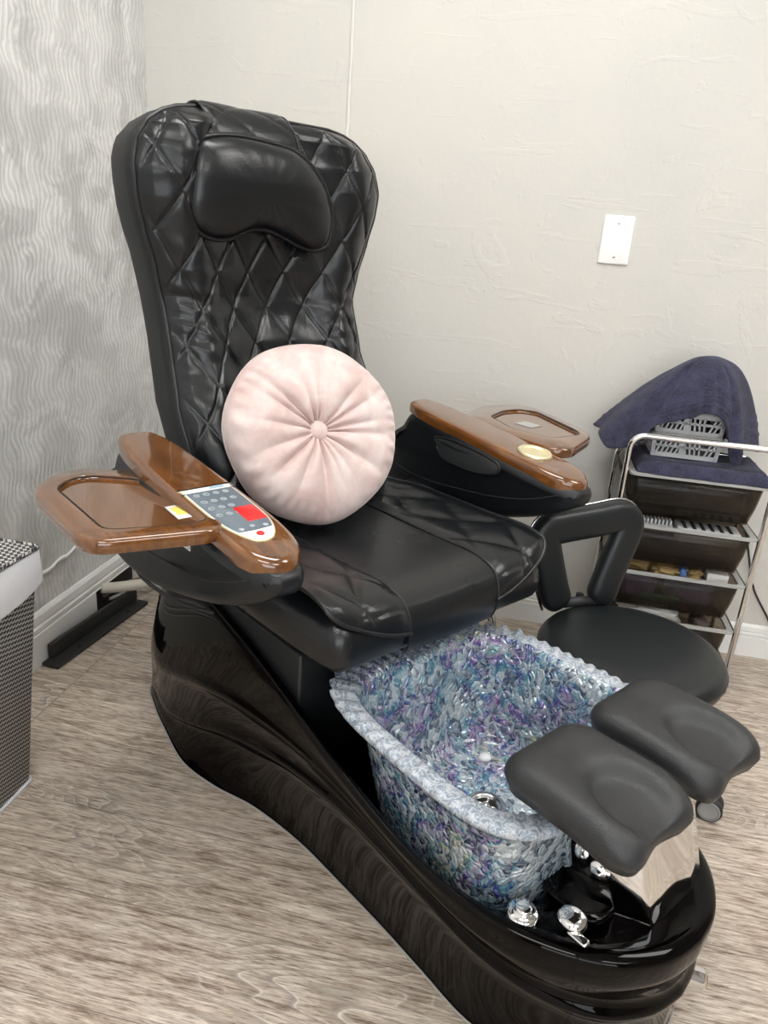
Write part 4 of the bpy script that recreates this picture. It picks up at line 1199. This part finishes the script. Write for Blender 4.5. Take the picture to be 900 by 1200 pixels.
# ------------------------------------------------------------------ black metal track, pipes
TR = empty('metal_track', (-1.10, 1.69, 0), math.radians(-5.5))
tag(TR, 'black metal angle strip lying on the floor along the white baseboard', 'metal strip')
MB().box(-.026, .024, -.205, .20, 0.001, .011).build('base_plate', M['black_metal'], TR, smooth=False, bevel=.002)
MB().box(-.026, -.014, -.18, .20, .011, .052).build('upright_flange', M['black_metal'], TR, smooth=False, bevel=.002)
for y in (-.10, .12):
    MB().add(*lathe([(.0001, .0122), (.005, .0122), (.006, .011)], 16, axisM((.008, y, 0), (0, 0, 1)))).build('screw_hole', M['dark'], TR)
pp = MB().tube(catmull([(WX + .01, 1.79, .085), (WX + .05, 1.83, .078), (WX + .11, 1.90, .072), (WX + .17, 2.0, .085), (WX + .20, 2.08, .10), (WX + .22, 2.16, .11)], 8), .016, 14).build('drain_pipe', M['pipe'])
tag(pp, 'beige plastic pipe coming out of the baseboard behind the chair', 'pipe')
pp2 = MB().tube(catmull([(WX + .01, 1.83, .03), (WX + .05, 1.92, .03), (-1.03, 2.02, .012), (-.93, 2.06, .006), (-.88, 2.12, .006)], 8), .005, 10).build('white_cable', M['white'])
tag(pp2, 'thin white cable on the floor beside the beige pipe', 'cable')
pp3 = MB().tube(catmull([(WX + .01, 1.80, .055), (WX + .04, 1.90, .062), (-1.05, 2.02, .05), (-.99, 2.10, .05)], 8), .006, 10).build('copper_cable', mat('brown cable', (.16, .12, .08), .5))
tag(pp3, 'brown cable below the beige pipe in the baseboard opening', 'cable')

# ------------------------------------------------------------------ camera
f, Hc = 870.0, 1.12
Yc = Vector((190, -308, 870)).normalized()
Dn = Vector((-180, 2350, 870)); Dn -= Yc * Dn.dot(Yc); Dn.normalize()
Uc = -Dn; Xc = Yc.cross(Uc)
Rcw = Matrix((Xc, Yc, Uc))                 # photo camera axes (x right, y down, z forward) -> world
right = Rcw @ Vector((1, 0, 0)); up = Rcw @ Vector((0, -1, 0)); back = Rcw @ Vector((0, 0, -1))
cam = bpy.data.cameras.new('camera'); co_ = bpy.data.objects.new('camera', cam); COL.objects.link(co_)
Mx = Matrix((right, up, back)).transposed().to_4x4(); Mx.translation = Vector((0, 0, Hc))
co_.matrix_world = Mx
cam.sensor_fit = 'VERTICAL'; cam.sensor_height = 24; cam.lens = 24 * f / 1200
cam.clip_start = .02
bpy.context.scene.camera = co_

# ------------------------------------------------------------------ light
w = bpy.data.worlds.new('world'); bpy.context.scene.world = w; w.use_nodes = True
w.node_tree.nodes['Background'].inputs[0].default_value = (.92, .96, 1, 1)
w.node_tree.nodes['Background'].inputs[1].default_value = 3.0
def area(name, loc, rot, sx, sy, e, c=(1, 1, 1), portal=False):
    l = bpy.data.lights.new(name, 'AREA'); l.shape = 'RECTANGLE'; l.size = sx; l.size_y = sy; l.energy = e; l.color = c
    if portal: l.cycles.is_portal = True
    o = bpy.data.objects.new(name, l); COL.objects.link(o); o.location = loc; o.rotation_euler = rot; return o
area('window_portal', (1.0, FY - .12, 1.42), (PI / 2, 0, PI), 3.2, 2.05, 1, portal=True)
sc = bpy.context.scene
sc.view_settings.view_transform = 'Standard'; sc.view_settings.look = 'None'; sc.view_settings.gamma = 1
sc.view_settings.use_curve_mapping = False
sc.view_settings.exposure = .62
sc.cycles.max_bounces = 10; sc.cycles.transparent_max_bounces = 16
sc.cycles.use_denoising = True
